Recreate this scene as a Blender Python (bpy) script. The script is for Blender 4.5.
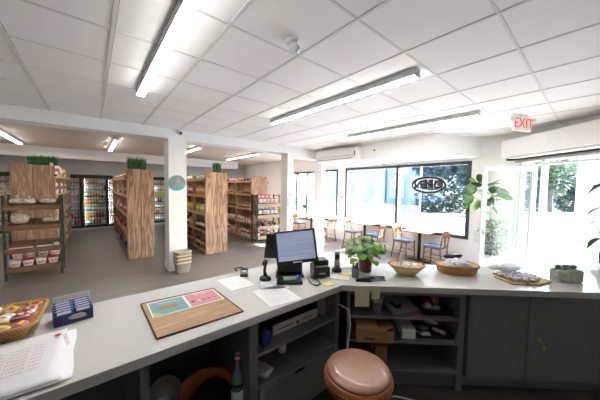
import bpy, bmesh, math, random
from mathutils import Vector, Matrix
random.seed(7)
for o in list(bpy.data.objects): bpy.data.objects.remove(o)
SC = bpy.context.scene
COL = SC.collection
PI = math.pi
# ---------------------------------------------------------------- camera
CH = 1.75
cam = bpy.data.cameras.new('camera'); camo = bpy.data.objects.new('camera', cam); COL.objects.link(camo)
cam.sensor_width = 36; cam.lens = 249.6/600*36; cam.clip_start = .05; cam.clip_end = 300
YAW, PITCH, ROLL = 0.696186, 0.0521333, 0.0161185
F = Vector((math.sin(YAW)*math.cos(PITCH), math.cos(YAW)*math.cos(PITCH), -math.sin(PITCH)))
R0 = Vector((math.cos(YAW), -math.sin(YAW), 0)); U0 = R0.cross(F)
RR = R0*math.cos(ROLL)+U0*math.sin(ROLL); UU = U0*math.cos(ROLL)-R0*math.sin(ROLL)
mt = Matrix((RR, UU, -F)).transposed().to_4x4(); mt.translation = Vector((0, 0, CH))
camo.matrix_world = mt
SC.camera = camo
# ---------------------------------------------------------------- sky, sun, exposure
SC.view_settings.view_transform = 'Standard'; SC.view_settings.look = 'None'
SC.view_settings.gamma = 1; SC.view_settings.use_curve_mapping = False
SC.view_settings.exposure = 1.83
w = bpy.data.worlds.new('sky'); SC.world = w; w.use_nodes = True
nt = w.node_tree; bg = nt.nodes['Background']
sky = nt.nodes.new('ShaderNodeTexSky'); sky.sky_type = 'NISHITA'; sky.sun_disc = False
sky.sun_elevation = math.radians(36); sky.sun_rotation = math.radians(120); sky.dust_density = 1
nt.links.new(sky.outputs[0], bg.inputs[0]); bg.inputs[1].default_value = 0.85
sun = bpy.data.lights.new('sun', 'SUN'); sun.energy = 14; sun.angle = math.radians(1.0); sun.color = (1, .98, .95)
suno = bpy.data.objects.new('sun', sun); COL.objects.link(suno)
sd = Vector((-1, .70, -math.tan(math.radians(34))*1.22))      # direction of travel
suno.rotation_euler = sd.to_track_quat('-Z', 'Y').to_euler(); suno.location = (20, -12, 15)
LAMP = 14.0     # strength of the ceiling tubes

# ---------------------------------------------------------------- materials
MATS = {}
def M(name, col, rough=.5, metal=0, spec=.5, var=0, vscale=12, emit=0, trans=0, bump=0, stretch=None, alpha=1, col2=None, coat=0):
    if name in MATS: return MATS[name]
    m = bpy.data.materials.new(name); m.use_nodes = True; n = m.node_tree; p = n.nodes['Principled BSDF']
    p.inputs['Base Color'].default_value = (*col, 1); p.inputs['Roughness'].default_value = rough
    p.inputs['Metallic'].default_value = metal; p.inputs['Specular IOR Level'].default_value = spec
    p.inputs['Transmission Weight'].default_value = trans; p.inputs['Alpha'].default_value = alpha
    p.inputs['Coat Weight'].default_value = coat
    if emit:
        p.inputs['Emission Color'].default_value = (*col, 1); p.inputs['Emission Strength'].default_value = emit
    if var or bump or col2:
        tc = n.nodes.new('ShaderNodeTexCoord'); mp = n.nodes.new('ShaderNodeMapping'); ns = n.nodes.new('ShaderNodeTexNoise')
        n.links.new(tc.outputs['Object'], mp.inputs[0]); n.links.new(mp.outputs[0], ns.inputs[0])
        if stretch: mp.inputs['Scale'].default_value = stretch
        ns.inputs['Scale'].default_value = vscale; ns.inputs['Detail'].default_value = 4
        rp = n.nodes.new('ShaderNodeValToRGB'); n.links.new(ns.outputs[0], rp.inputs[0])
        c2 = col2 or tuple(max(0, c*(1-var)) for c in col); c1 = col if col2 else tuple(min(1, c*(1+var)) for c in col)
        rp.color_ramp.elements[0].color = (*c2, 1); rp.color_ramp.elements[1].color = (*c1, 1)
        rp.color_ramp.elements[0].position = .35; rp.color_ramp.elements[1].position = .65
        if var or col2: n.links.new(rp.outputs[0], p.inputs['Base Color'])
        if bump:
            bp = n.nodes.new('ShaderNodeBump'); bp.inputs['Strength'].default_value = bump; bp.inputs['Distance'].default_value = .01
            n.links.new(ns.outputs[0], bp.inputs['Height']); n.links.new(bp.outputs[0], p.inputs['Normal'])
    MATS[name] = m; return m
def glassmat(name, tint=(1, 1, 1), gloss=.07, rough=0.0):
    m = bpy.data.materials.new(name); m.use_nodes = True; n = m.node_tree
    for x in list(n.nodes):
        if x.type != 'OUTPUT_MATERIAL': n.nodes.remove(x)
    out = [x for x in n.nodes if x.type == 'OUTPUT_MATERIAL'][0]
    t = n.nodes.new('ShaderNodeBsdfTransparent'); t.inputs[0].default_value = (*tint, 1)
    g = n.nodes.new('ShaderNodeBsdfGlossy'); g.inputs['Roughness'].default_value = rough
    mx = n.nodes.new('ShaderNodeMixShader'); mx.inputs[0].default_value = gloss
    n.links.new(t.outputs[0], mx.inputs[1]); n.links.new(g.outputs[0], mx.inputs[2]); n.links.new(mx.outputs[0], out.inputs[0])
    MATS[name] = m; return m
def woodmat(name, light, dark, axis=2, scale=9, rough=.65, w_=.6):
    m = bpy.data.materials.new(name); m.use_nodes = True; n = m.node_tree; p = n.nodes['Principled BSDF']
    p.inputs['Roughness'].default_value = rough
    tc = n.nodes.new('ShaderNodeTexCoord'); mp = n.nodes.new('ShaderNodeMapping'); n.links.new(tc.outputs['Object'], mp.inputs[0])
    s = [scale]*3; s[axis] = scale*.09; mp.inputs['Scale'].default_value = s
    ns = n.nodes.new('ShaderNodeTexNoise'); ns.inputs['Scale'].default_value = 1.4; ns.inputs['Detail'].default_value = 5; ns.inputs['Distortion'].default_value = 1.6
    n.links.new(mp.outputs[0], ns.inputs[0])
    wv = n.nodes.new('ShaderNodeMath'); wv.operation = 'MULTIPLY'; wv.inputs[1].default_value = 4
    n.links.new(ns.outputs[0], wv.inputs[0])
    fr = n.nodes.new('ShaderNodeMath'); fr.operation = 'PINGPONG'; fr.inputs[1].default_value = 1; n.links.new(wv.outputs[0], fr.inputs[0])
    rp = n.nodes.new('ShaderNodeValToRGB'); n.links.new(fr.outputs[0], rp.inputs[0])
    e = rp.color_ramp.elements; e[0].color = (*dark, 1); e[0].position = .0; e[1].color = (*light, 1); e[1].position = w_
    n.links.new(rp.outputs[0], p.inputs['Base Color']); MATS[name] = m; return m
def weavemat(name, c1, c2, s=60, rough=.6):
    m = bpy.data.materials.new(name); m.use_nodes = True; n = m.node_tree; p = n.nodes['Principled BSDF']; p.inputs['Roughness'].default_value = rough
    tc = n.nodes.new('ShaderNodeTexCoord'); a = n.nodes.new('ShaderNodeTexWave'); a.bands_direction = 'Z'; a.inputs['Scale'].default_value = s*.55; a.inputs['Distortion'].default_value = 1.5
    b = n.nodes.new('ShaderNodeTexWave'); b.bands_direction = 'DIAGONAL'; b.inputs['Scale'].default_value = s*.5
    n.links.new(tc.outputs['Object'], a.inputs[0]); n.links.new(tc.outputs['Object'], b.inputs[0])
    x = n.nodes.new('ShaderNodeMath'); x.operation = 'MULTIPLY'; n.links.new(a.outputs[1], x.inputs[0]); n.links.new(b.outputs[1], x.inputs[1])
    rp = n.nodes.new('ShaderNodeValToRGB'); n.links.new(x.outputs[0], rp.inputs[0])
    rp.color_ramp.elements[0].color = (*c2, 1); rp.color_ramp.elements[1].color = (*c1, 1); rp.color_ramp.elements[1].position = .5
    n.links.new(rp.outputs[0], p.inputs['Base Color'])
    bp = n.nodes.new('ShaderNodeBump'); bp.inputs['Strength'].default_value = .5; bp.inputs['Distance'].default_value = .004
    n.links.new(x.outputs[0], bp.inputs['Height']); n.links.new(bp.outputs[0], p.inputs['Normal'])
    MATS[name] = m; return m

white = M('white_paint', (.88, .878, .87), .6, var=.015)
def ceilmat():
    m = M('ceiling_panel', (.90, .90, .895), .75); n = m.node_tree; p = n.nodes['Principled BSDF']
    tc = n.nodes.new('ShaderNodeTexCoord'); ns = n.nodes.new('ShaderNodeTexNoise'); ns.inputs['Scale'].default_value = 90
    n.links.new(tc.outputs['Object'], ns.inputs[0]); bp = n.nodes.new('ShaderNodeBump'); bp.inputs['Strength'].default_value = .08
    n.links.new(ns.outputs[0], bp.inputs['Height']); n.links.new(bp.outputs[0], p.inputs['Normal']); return m
ceil_m = ceilmat()
def floormat():
    m = M('vinyl_plank_floor', (.2, .17, .15), .38); n = m.node_tree; p = n.nodes['Principled BSDF']
    tc = n.nodes.new('ShaderNodeTexCoord'); br = n.nodes.new('ShaderNodeTexBrick'); n.links.new(tc.outputs['Object'], br.inputs[0])
    br.inputs['Scale'].default_value = 1; br.inputs['Brick Width'].default_value = 1.2; br.inputs['Row Height'].default_value = .18
    br.inputs['Mortar Size'].default_value = .0018; br.offset = .37
    br.inputs['Color1'].default_value = (.215, .185, .162, 1); br.inputs['Color2'].default_value = (.245, .212, .186, 1); br.inputs['Mortar'].default_value = (.16, .135, .12, 1)
    mp = n.nodes.new('ShaderNodeMapping'); mp.inputs['Scale'].default_value = (1.5, 22, 1); n.links.new(tc.outputs['Object'], mp.inputs[0])
    ns = n.nodes.new('ShaderNodeTexNoise'); ns.inputs['Scale'].default_value = 2; ns.inputs['Detail'].default_value = 5; n.links.new(mp.outputs[0], ns.inputs[0])
    mx = n.nodes.new('ShaderNodeMixRGB'); mx.blend_type = 'SOFT_LIGHT'; mx.inputs[0].default_value = .45
    n.links.new(br.outputs[0], mx.inputs[1]); n.links.new(ns.outputs[0], mx.inputs[2]); n.links.new(mx.outputs[0], p.inputs['Base Color'])
    return m
floor_m = floormat()
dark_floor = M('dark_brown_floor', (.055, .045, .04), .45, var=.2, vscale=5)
quartz = M('white_quartz', (.60, .585, .555), .12, var=.012, vscale=60, coat=.3)
slate = M('slate_grey_paint', (.185, .192, .195), .42, var=.05)
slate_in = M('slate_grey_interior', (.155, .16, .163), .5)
blackp = M('black_plastic', (.012, .012, .013), .35)
darkmetal = M('black_metal', (.02, .02, .022), .4, metal=.3)
frame_m = M('dark_window_frame', (.055, .055, .06), .4, metal=.2)
alu = M('white_aluminium', (.66, .67, .68), .35)
greyp = M('grey_plastic', (.35, .35, .36), .4)
whitep = M('white_plastic', (.85, .85, .85), .35)
paper = M('paper_white', (.82, .82, .80), .7, var=.02)
chrome = M('chrome', (.6, .6, .6), .2, metal=1)
gold = M('brass', (.7, .5, .2), .3, metal=1)
glass = glassmat('window_glass', (.97, .985, .98), .05)
plank = woodmat('charred_pine_board', (.64, .44, .315), (.36, .20, .125), 2, 11)
plank_d = woodmat('knotty_charred_board', (.58, .38, .25), (.25, .125, .07), 2, 8, .65, .4)
plank2 = woodmat('pale_pine_board', (.64, .43, .27), (.40, .23, .13), 1, 14)
plank3 = woodmat('light_edge_pine', (.72, .53, .34), (.40, .24, .13), 2, 7)
tray_w = woodmat('brown_tray_wood', (.30, .15, .075), (.16, .075, .035), 0, 10)
oak = woodmat('oak_board', (.52, .33, .19), (.36, .2, .1), 0, 12, .45)
chairwood = woodmat('beech_chair_wood', (.36, .17, .085), (.24, .10, .045), 2, 12, .4)
wick = weavemat('honey_wicker', (.72, .42, .16), (.36, .16, .04), 90)
wick_p = weavemat('pale_wicker', (.88, .76, .36), (.72, .58, .24), 90)
wick_w = weavemat('whitewashed_wicker', (.72, .64, .52), (.45, .34, .22), 70)
wick_o = weavemat('orange_wicker', (.8, .22, .03), (.45, .10, .02), 70)
leather = M('tan_leather', (.36, .105, .03), .33, var=.12, vscale=30, coat=.2)
leather_top = M('pale_tan_leather', (.42, .22, .15), .3, var=.06, vscale=20, coat=.3)  # paler, pinker tone for the seat top
thread = M('cream_thread', (.6, .5, .38), .8)
blue_seat = M('blue_vinyl_seat', (.09, .15, .26), .25)
green = M('leaf_green', (.12, .30, .04), .4, col2=(.05, .16, .02), vscale=9)
green2 = M('deep_leaf_green', (.07, .17, .035), .35, col2=(.03, .085, .02), vscale=6)
green3 = M('light_leaf_green', (.22, .36, .10), .45, col2=(.1, .22, .05), vscale=6)
grassg = M('artificial_grass_green', (.06, .2, .06), .6, col2=(.02, .09, .03), vscale=30)
succ = M('succulent_green', (.13, .24, .12), .5, col2=(.22, .13, .12), vscale=25)
clear_wrap = M('clear_plastic_wrap', (.85, .87, .9), .15, alpha=.55, bump=.8, vscale=40)
def cm(name, c, r=.45): return M(name, c, r)
red = cm('red', (.55, .02, .02)); crimson = cm('crimson', (.42, .02, .05)); blue = cm('blue', (.03, .07, .38)); navy = cm('navy', (.01, .018, .1)); yellow = cm('yellow', (.75, .5, .04))
orange = cm('orange', (.7, .2, .02)); teal = cm('teal', (.07, .42, .36)); pink = cm('pink', (.72, .18, .26)); cyan = cm('cyan', (.1, .4, .6)); greenp = cm('green_label', (.06, .35, .12))
sticky = cm('sticky_note_yellow', (.68, .66, .36), .8); mutedpink = cm('dusty_pink', (.55, .16, .22)); brown = cm('brown', (.18, .08, .03)); cream = cm('cream', (.72, .62, .45)); lime = cm('lime', (.45, .6, .08))
cardboard = M('cardboard', (.42, .22, .10), .8, var=.06, vscale=20)
printed = M('printed_pattern', (.75, .74, .72), .6, col2=(.45, .44, .45), vscale=60)

# ---------------------------------------------------------------- mesh helper
class B:
    def __init__(s): s.bm = bmesh.new()
    def _q(s, vs, mi=0, sm=False):
        try:
            f = s.bm.faces.new(vs); f.material_index = mi; f.smooth = sm; return f
        except ValueError: return None
    def box(s, x0, x1, y0, y1, z0, z1, mi=0, bev=0, rz=0, piv=None, rx=0, ry=0):
        v = [s.bm.verts.new(c) for c in ((x0,y0,z0),(x1,y0,z0),(x1,y1,z0),(x0,y1,z0),(x0,y0,z1),(x1,y0,z1),(x1,y1,z1),(x0,y1,z1))]
        fs = [s._q([v[i] for i in f], mi) for f in ((3,2,1,0),(4,5,6,7),(0,1,5,4),(1,2,6,5),(2,3,7,6),(3,0,4,7))]
        if rz or rx or ry:
            c = Vector(piv) if piv else Vector(((x0+x1)/2, (y0+y1)/2, (z0+z1)/2))
            m = Matrix.Rotation(rz,3,'Z') @ Matrix.Rotation(ry,3,'Y') @ Matrix.Rotation(rx,3,'X')
            for q in v: q.co = c + m @ (q.co-c)
        if bev:
            es = list({e for f in fs for e in f.edges})
            r = bmesh.ops.bevel(s.bm, geom=es, offset=bev, segments=2, affect='EDGES', profile=.5)
            for f in r['faces']: f.material_index = mi
        return s
    def prism(s, poly, z0, z1, mi=0, bev=0):
        a = [s.bm.verts.new((x, y, z0)) for x, y in poly]; b = [s.bm.verts.new((x, y, z1)) for x, y in poly]
        n = len(poly); fs = [s._q(a[::-1], mi), s._q(b, mi)]
        for i in range(n): fs.append(s._q([a[i], a[(i+1)%n], b[(i+1)%n], b[i]], mi))
        bmesh.ops.recalc_face_normals(s.bm, faces=[f for f in fs if f])
        if bev:
            es = list({e for f in fs for e in f.edges})
            bmesh.ops.bevel(s.bm, geom=es, offset=bev, segments=2, affect='EDGES', profile=.5)
        return s
    def tube(s, pts, r, seg=8, mi=0, cap=True):
        pts = [Vector(p) for p in pts]; n = len(pts); rs = r if isinstance(r, (list, tuple)) else [r]*n; rings = []
        up = Vector((0, 0, 1)); prev = None
        for i, p in enumerate(pts):
            t = (pts[min(i+1, n-1)]-pts[max(i-1, 0)]).normalized()
            a = prev if prev is not None else (up.cross(t) if abs(t.z) < .95 else Vector((1, 0, 0)).cross(t))
            a = (a - t*a.dot(t)).normalized(); b = t.cross(a); prev = a
            rings.append([s.bm.verts.new(p+(a*math.cos(k*2*PI/seg)+b*math.sin(k*2*PI/seg))*rs[i]) for k in range(seg)])
        for i in range(n-1):
            for k in range(seg): s._q([rings[i][k], rings[i][(k+1)%seg], rings[i+1][(k+1)%seg], rings[i+1][k]], mi, True)
        if cap: s._q(rings[0][::-1], mi); s._q(rings[-1], mi)
        return s
    def lathe(s, prof, c=(0, 0, 0), rx=1, ry=1, n=2, seg=24, mi=0, rz=0, mis=None, sm=True, a0=0):
        """prof [(r,z)]; superellipse exponent n"""
        rings = []
        for r, z in prof:
            ring = []
            for k in range(seg):
                a = a0+2*PI*k/seg; ca, sa = math.cos(a), math.sin(a)
                q = (abs(ca)**n+abs(sa)**n)**(-1/n)
                x, y = ca*q*r*rx, sa*q*r*ry
                ring.append(s.bm.verts.new((c[0]+x*math.cos(rz)-y*math.sin(rz), c[1]+x*math.sin(rz)+y*math.cos(rz), c[2]+z)))
            rings.append(ring)
        for i in range(len(rings)-1):
            m_ = mis[i] if mis else mi
            for k in range(seg): s._q([rings[i][k], rings[i][(k+1)%seg], rings[i+1][(k+1)%seg], rings[i+1][k]], m_, sm)
        if prof[0][0] > 1e-4: s._q(rings[0][::-1], mis[0] if mis else mi)
        if prof[-1][0] > 1e-4: s._q(rings[-1], mis[-1] if mis else mi)
        return s
    def blob(s, c, sx, sy, sz, seed=0, n=3, amp=.12, mi=0, rz=0, seg=14, mis=None):
        rnd = random.Random(seed); ph = [rnd.uniform(0, 6.28) for _ in range(6)]; rings = []; H = 8
        for i in range(H+1):
            t = -PI/2+PI*i/H; ring = []
            ct = abs(math.cos(t))**(2/n); st = math.copysign(abs(math.sin(t))**(2/n), math.sin(t))
            for k in range(seg):
                a = 2*PI*k/seg; ca = math.copysign(abs(math.cos(a))**(2/n), math.cos(a)); sa = math.copysign(abs(math.sin(a))**(2/n), math.sin(a))
                w_ = 1+amp*(math.sin(3*a+ph[0]+2*t)+.6*math.sin(5*a+ph[1]-3*t)+.5*math.sin(7*a+ph[2]))*.5
                x, y, z = ca*ct*sx*w_, sa*ct*sy*w_, st*sz*(1+amp*math.sin(2*a+ph[3]))
                ring.append(s.bm.verts.new((c[0]+x*math.cos(rz)-y*math.sin(rz), c[1]+x*math.sin(rz)+y*math.cos(rz), c[2]+z)))
            rings.append(ring)
        for i in range(H):
            for k in range(seg): s._q([rings[i][k], rings[i][(k+1)%seg], rings[i+1][(k+1)%seg], rings[i+1][k]], mis[i*len(mis)//H] if mis else mi, True)
        return s
    def leaf(s, base, d, L, W, droop=.5, mi=0, roll=0, seg=5, cup=.15, tip=1.0):
        base = Vector(base); d = Vector(d).normalized(); side = d.cross(Vector((0, 0, 1)))
        if side.length < .05: side = Vector((1, 0, 0))
        side.normalize(); side = Matrix.Rotation(roll, 3, d) @ side; rows = []
        p = base.copy(); dd = d.copy()
        for i in range(seg+1):
            t = i/seg; wd = W*.5*(math.sin(PI*min(1, (t*.92+.06))**(.8))**tip)
            nn = side.cross(dd).normalized()
            rows.append([s.bm.verts.new(p-side*wd+nn*cup*wd), s.bm.verts.new(p), s.bm.verts.new(p+side*wd+nn*cup*wd)])
            dd = (dd+Vector((0, 0, -1))*droop/seg).normalized(); p = p+dd*L/seg
        for i in range(seg):
            for k in range(2): s._q([rows[i][k], rows[i][k+1], rows[i+1][k+1], rows[i+1][k]], mi, True)
        return s
    def text(s, txt, size, M4, mi=0, depth=.002, off=0):
        c = bpy.data.curves.new('t', 'FONT'); c.body = txt; c.size = size; c.extrude = depth; c.align_x = 'CENTER'; c.align_y = 'CENTER'; c.resolution_u = 2; c.offset = off
        o = bpy.data.objects.new('t', c); COL.objects.link(o); dg = bpy.context.evaluated_depsgraph_get()
        me = bpy.data.meshes.new_from_object(o.evaluated_get(dg)); me.transform(M4)
        n0 = len(s.bm.faces); s.bm.from_mesh(me); s.bm.faces.ensure_lookup_table()
        for f in s.bm.faces[n0:]: f.material_index = mi
        bpy.data.objects.remove(o); bpy.data.meshes.remove(me); return s
    def mesh(s, name, mats):
        me = bpy.data.meshes.new(name); s.bm.to_mesh(me); s.bm.free()
        for m in (mats if isinstance(mats, (list, tuple)) else [mats]): me.materials.append(m)
        return me
    def make(s, name, mats, parent=None, loc=(0, 0, 0), rz=0, rot=None):
        o = bpy.data.objects.new(name, s.mesh(name, mats)); COL.objects.link(o)
        o.location = loc; o.rotation_euler = rot or (0, 0, rz)
        if parent: o.parent = parent
        return o
def tag(o, label, cat, group=None):
    o['label'] = label; o['category'] = cat
    if group: o['group'] = group
    return o
def thing(name, label, cat, loc=(0, 0, 0), rz=0, group=None):
    o = bpy.data.objects.new(name, None); COL.objects.link(o); o.location = loc; o.rotation_euler = (0, 0, rz)
    return tag(o, label, cat, group)
def struct(o): o['kind'] = 'structure'; return o
KIDS = {}
def copy_tree(src, loc, rz=0, label=None, group=None):
    r = src.copy(); COL.objects.link(r); r.location = loc; r.rotation_euler = (0, 0, rz)
    if label: r['label'] = label
    if group: r['group'] = group
    for ch in KIDS[src.name]:
        c = ch.copy(); COL.objects.link(c); c.parent = r
    return r
def inst(me, name, loc, rz, label, cat, group=None, scale=1):
    o = bpy.data.objects.new(name, me); COL.objects.link(o); o.location = loc; o.rotation_euler = (0, 0, rz)
    if scale != 1: o.scale = (scale,)*3 if not isinstance(scale, tuple) else scale
    return tag(o, label, cat, group)
FX = Vector((.6412, .7674, 0)); RX = Vector((.7674, -.6412, 0))

# ================================================================ SHELL
CZ = 2.86
struct(B().box(-3.6, 6.6, -3.2, 13.6, -.1, 0).make('floor', floor_m))
# raised staff floor behind the counter
cdir = Vector((.7431, -.6691, 0)).normalized(); cn = Vector((.6691, .7431, 0)).normalized(); O = Vector((1.390, 1.168, 0))
CRZ = math.atan2(cdir.y, cdir.x)
def cu(u, v, z=0): p = O+cdir*u+cn*v; return Vector((p.x, p.y, z))
PF = .25
pf = [(-3.59, -3.19), (-3.59, 1.86), (1.35, 1.86)] + [tuple(cu(u, .56)[:2]) for u in (-.40, 3.6)] + [(3.2, -3.19)]
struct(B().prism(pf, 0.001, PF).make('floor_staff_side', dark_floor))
# ceiling with tee grid
cb = B(); g = .615
cb.box(-3.6, 6.6, -3.2, 5.5, CZ, CZ+.1)
struct(cb.make('ceiling', ceil_m))
tb = B(); gm = M('ceiling_tee', (.72, .72, .71), .5)
xs = [ -.475+g*k for k in range(-5, 12)]; ys = [.462+g*k for k in range(-6, 9)]
struct_t = []
for x in xs: tb.box(x-.012, x+.012, -3.2, 5.5, CZ-.006, CZ+.001)
for y in ys:
    if y < 5.4: tb.box(-3.6, 6.4, y-.009, y+.009, CZ-.0045, CZ+.001)
o = tb.make('trim_1', gm); struct(o)
tb = B(); gj = M('ceiling_joint', (.28, .27, .26), .8)
for x in xs: tb.box(x+.012, x+.016, -3.2, 5.5, CZ-.001, CZ+.001)
struct(tb.make('trim_2', gj))
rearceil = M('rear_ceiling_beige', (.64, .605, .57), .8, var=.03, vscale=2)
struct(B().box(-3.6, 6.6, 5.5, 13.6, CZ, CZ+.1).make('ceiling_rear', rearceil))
# beams and pillars
struct(B().box(-3.6, 4.3, 5.5, 5.85, 2.665, CZ).make('trim_3', white))
struct(B().box(4.3, 6.43, 5.5, 5.85, 2.585, CZ).make('trim_4', white))
struct(B().box(-3.6, 5.3, 10.9, 11.2, 2.54, CZ).make('trim_5', white))
def pillar(n, x0, x1, y0, y1, base=True):
    b = B().box(x0, x1, y0, y1, 0, 2.67)
    if base:
        b.box(x0-.012, x1+.012, y0-.012, y1+.012, 0, .14)
    struct(b.make(n, white))
pillar('trim_6', 1.18, 1.52, 5.495, 5.86)
pillar('trim_7', 4.14, 4.335, 5.495, 5.80)
pillar('trim_8', 5.435, 5.6, 5.495, 5.82)
# walls
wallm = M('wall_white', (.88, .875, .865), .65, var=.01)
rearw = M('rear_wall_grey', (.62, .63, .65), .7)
struct(B().box(-3.7, -3.6, -3.2, 13.6, 0, CZ).make('wall_left', wallm))
struct(B().box(-3.6, 6.6, -3.3, -3.2, 0, CZ).make('wall_behind', wallm))
wb = B().box(-3.6, 6.6, 13.5, 13.6, 0, CZ)
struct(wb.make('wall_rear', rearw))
wb = B().box(-3.6, 6.43, 12.52, 12.62, 2.09, CZ)
for x in (-2.4, -1.2, 0, 1.28, 2.5, 3.8): wb.box(x-.006, x+.006, 12.512, 12.52, 2.09, CZ)
for z in (2.3, 2.5, 2.7): wb.box(-3.6, 6.4, 12.513, 12.52, z-.004, z+.004)
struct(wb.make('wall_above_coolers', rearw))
# front (window) wall
XW = 6.43; XO = 6.58
WIN = [(1.82, 5.365, .635, 2.385), (5.70, 6.34, .58, 2.365), (6.66, 8.9, .48, 2.34)]
wb = B(); yprev = 1.02
for (a, b_, z0, z1) in WIN:
    wb.box(XW, XO, yprev, a, 0, CZ); wb.box(XW, XO, a, b_, 0, z0); wb.box(XW, XO, a, b_, z1, CZ); yprev = b_
wb.box(XW, XO, yprev, 13.6, 0, CZ)
struct(wb.make('wall_front', wallm))
for i, (a, b_, z0, z1) in enumerate(WIN):
    mull = {0: [3.55], 1: [], 2: [7.28, 7.9]}[i]
    t = .07 if i == 0 else .055
    wb = B().box(XW-.02, XO-.02, a, a+t, z0, z1).box(XW-.02, XO-.02, b_-t, b_, z0, z1).box(XW-.02, XO-.02, a+t, b_-t, z0, z0+t).box(XW-.02, XO-.02, a+t, b_-t, z1-t, z1)
    for y in mull: wb.box(XW-.02, XO-.02, y-.035, y+.035, z0+t, z1-t)
    wf = struct(wb.make('window_%d' % (i+1), frame_m))
    B().box(XW+.07, XW+.078, a+.03, b_-.03, z0+.03, z1-.03).make('window_pane', glass, wf)
struct(B().box(XW-.015, XW, 1.02, 8.9, 0.0, .1).make('baseboard_front', white))
# soffit over the tables
struct(B().prism([(5.25, 5.5), (5.25, 2.16), (6.43, 1.66), (6.43, 5.5)], 2.45, CZ).make('trim_9', white))
# door wall : runs from the corner towards the camera
D0 = Vector((6.43, 1.07, 0)); WD = -FX; ND = RX
DRZ = math.atan2(WD.y, WD.x)      # local x runs along the wall towards the camera, local y = -ND... (outside is +y*-1)
def dl(s, n, z=0): p = D0+WD*s+ND*n; return (p.x, p.y, z)
# local frame: x = WD, y = z cross x
yl = Vector((-WD.y, WD.x, 0)); SG = 1 if yl.dot(ND) > 0 else -1     # outside direction in local y
def dbox(b, s0, s1, n0, n1, z0, z1, mi=0, bev=0):
    a, c = sorted((n0*SG, n1*SG)); return b.box(s0, s1, a, c, z0, z1, mi, bev)
b = B(); dbox(b, -.15, .06, 0, .14, 0, CZ); dbox(b, .06, 1.56, 0, .14, 2.36, CZ); dbox(b, 1.56, 6.6, 0, .14, 0, CZ)
struct(b.make('wall_door', wallm, loc=D0, rz=DRZ))
b = B()
for s0, s1 in ((.06, .12), (.5, .56), (1.52, 1.58)): dbox(b, s0, s1, .01, .09, 0, 2.36)
dbox(b, .06, 1.58, .01, .09, 2.28, 2.36); dbox(b, .12, .5, .01, .09, 0, .1); dbox(b, .12, 1.52, .015, .085, 2.2, 2.24)
dw = struct(b.make('door_1', alu, loc=D0, rz=DRZ))
b = B(); dbox(b, .12, .5, .045, .052, .1, 2.2); b.make('sidelight_pane', glass, dw)
b = B(); dbox(b, .02, 2.9, -.05, 0.005, 2.29, 2.33); b.make('shutter_rail', M('shutter_rail_grey', (.5, .49, .46), .5), dw)
b = B(); dbox(b, .02, 2.9, -.10, -.055, 2.335, 2.36); b.make('shutter_slot', darkmetal, dw)
b = B(); dbox(b, .1, 2.9, -.30, -.12, 2.355, 2.384); b.make('shutter_guide', M('shutter_guide_beige', (.62, .60, .55), .5), dw)
# roll-up shutter housing
b = B(); dbox(b, 0.03, 3.4, -.34, -.002, 2.385, 2.70, bev=.006)
struct(b.make('trim_10', white, loc=D0, rz=DRZ))
b = B(); dbox(b, -.01, .06, -.2, -.1, 2.33, 2.384); struct(b.make('trim_11', darkmetal, loc=D0, rz=DRZ))
# door bottom threshold
# ================================================================ OUTSIDE
pave = M('pale_concrete', (.44, .435, .43), .85, var=.05, vscale=3)
asph = M('pale_asphalt', (.34, .35, .37), .9, var=.05, vscale=2)  # pale grey road tone with slight random variation
struct(B().prism([(6.61, -3.2), (6.61, 13.8), (11.5, 13.8), (24.5, 13.8), (24.5, 40), (60, 40), (60, -30), (6.61, -30)], -.2, -.03).make('ground', pave))
struct(B().box(11.5, 19.0, -28, 39, -.029, -.02).make('road', asph))
# ================================================================ CEILING LIGHTS
tube_em = M('lit_tube_diffuser', (1, .985, .965), .4, emit=LAMP)
fix_grey = M('fixture_side_grey', (.55, .56, .57), .4)
def ceil_light(x, y0, y1, label, z=CZ):
    t = thing('ceiling_light', label, 'ceiling light', (x, (y0+y1)/2, z-.001), 0, 'linear ceiling lights')
    h = (y1-y0)/2
    B().box(-.04, .04, -h, h, -.068, 0, bev=.004).make('housing', fix_grey, t)
    B().box(-.036, .036, -h+.01, h-.01, -.076, -.069).make('diffuser', tube_em, t)
    for s in (-1, 1): B().box(-.041, .041, s*h-.006, s*h+.006, -.078, 0).make('end_cap', fix_grey, t)
ceil_light(.462, 1.10, 3.50, 'long lit white linear ceiling light running in from the top left of the picture')
ceil_light(2.33, 1.13, 3.53, 'linear ceiling light in the middle, left of the one nearest the windows')
ceil_light(4.19, 1.13, 3.43, 'linear ceiling light nearest the front windows, beside the white soffit')
ceil_light(-1.45, 7.6, 10.1, 'rear linear ceiling light at the far left over the bread rack aisle')
ceil_light(.475, 7.4, 9.9, 'lit ceiling light over the aisle between the two left shelf units')
ceil_light(2.34, 7.2, 9.6, 'rear ceiling light just right of the thick white pillar')
ceil_light(4.19, 7.13, 9.6, 'rear ceiling light over the wooden shelves near the slim pillar')
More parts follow.
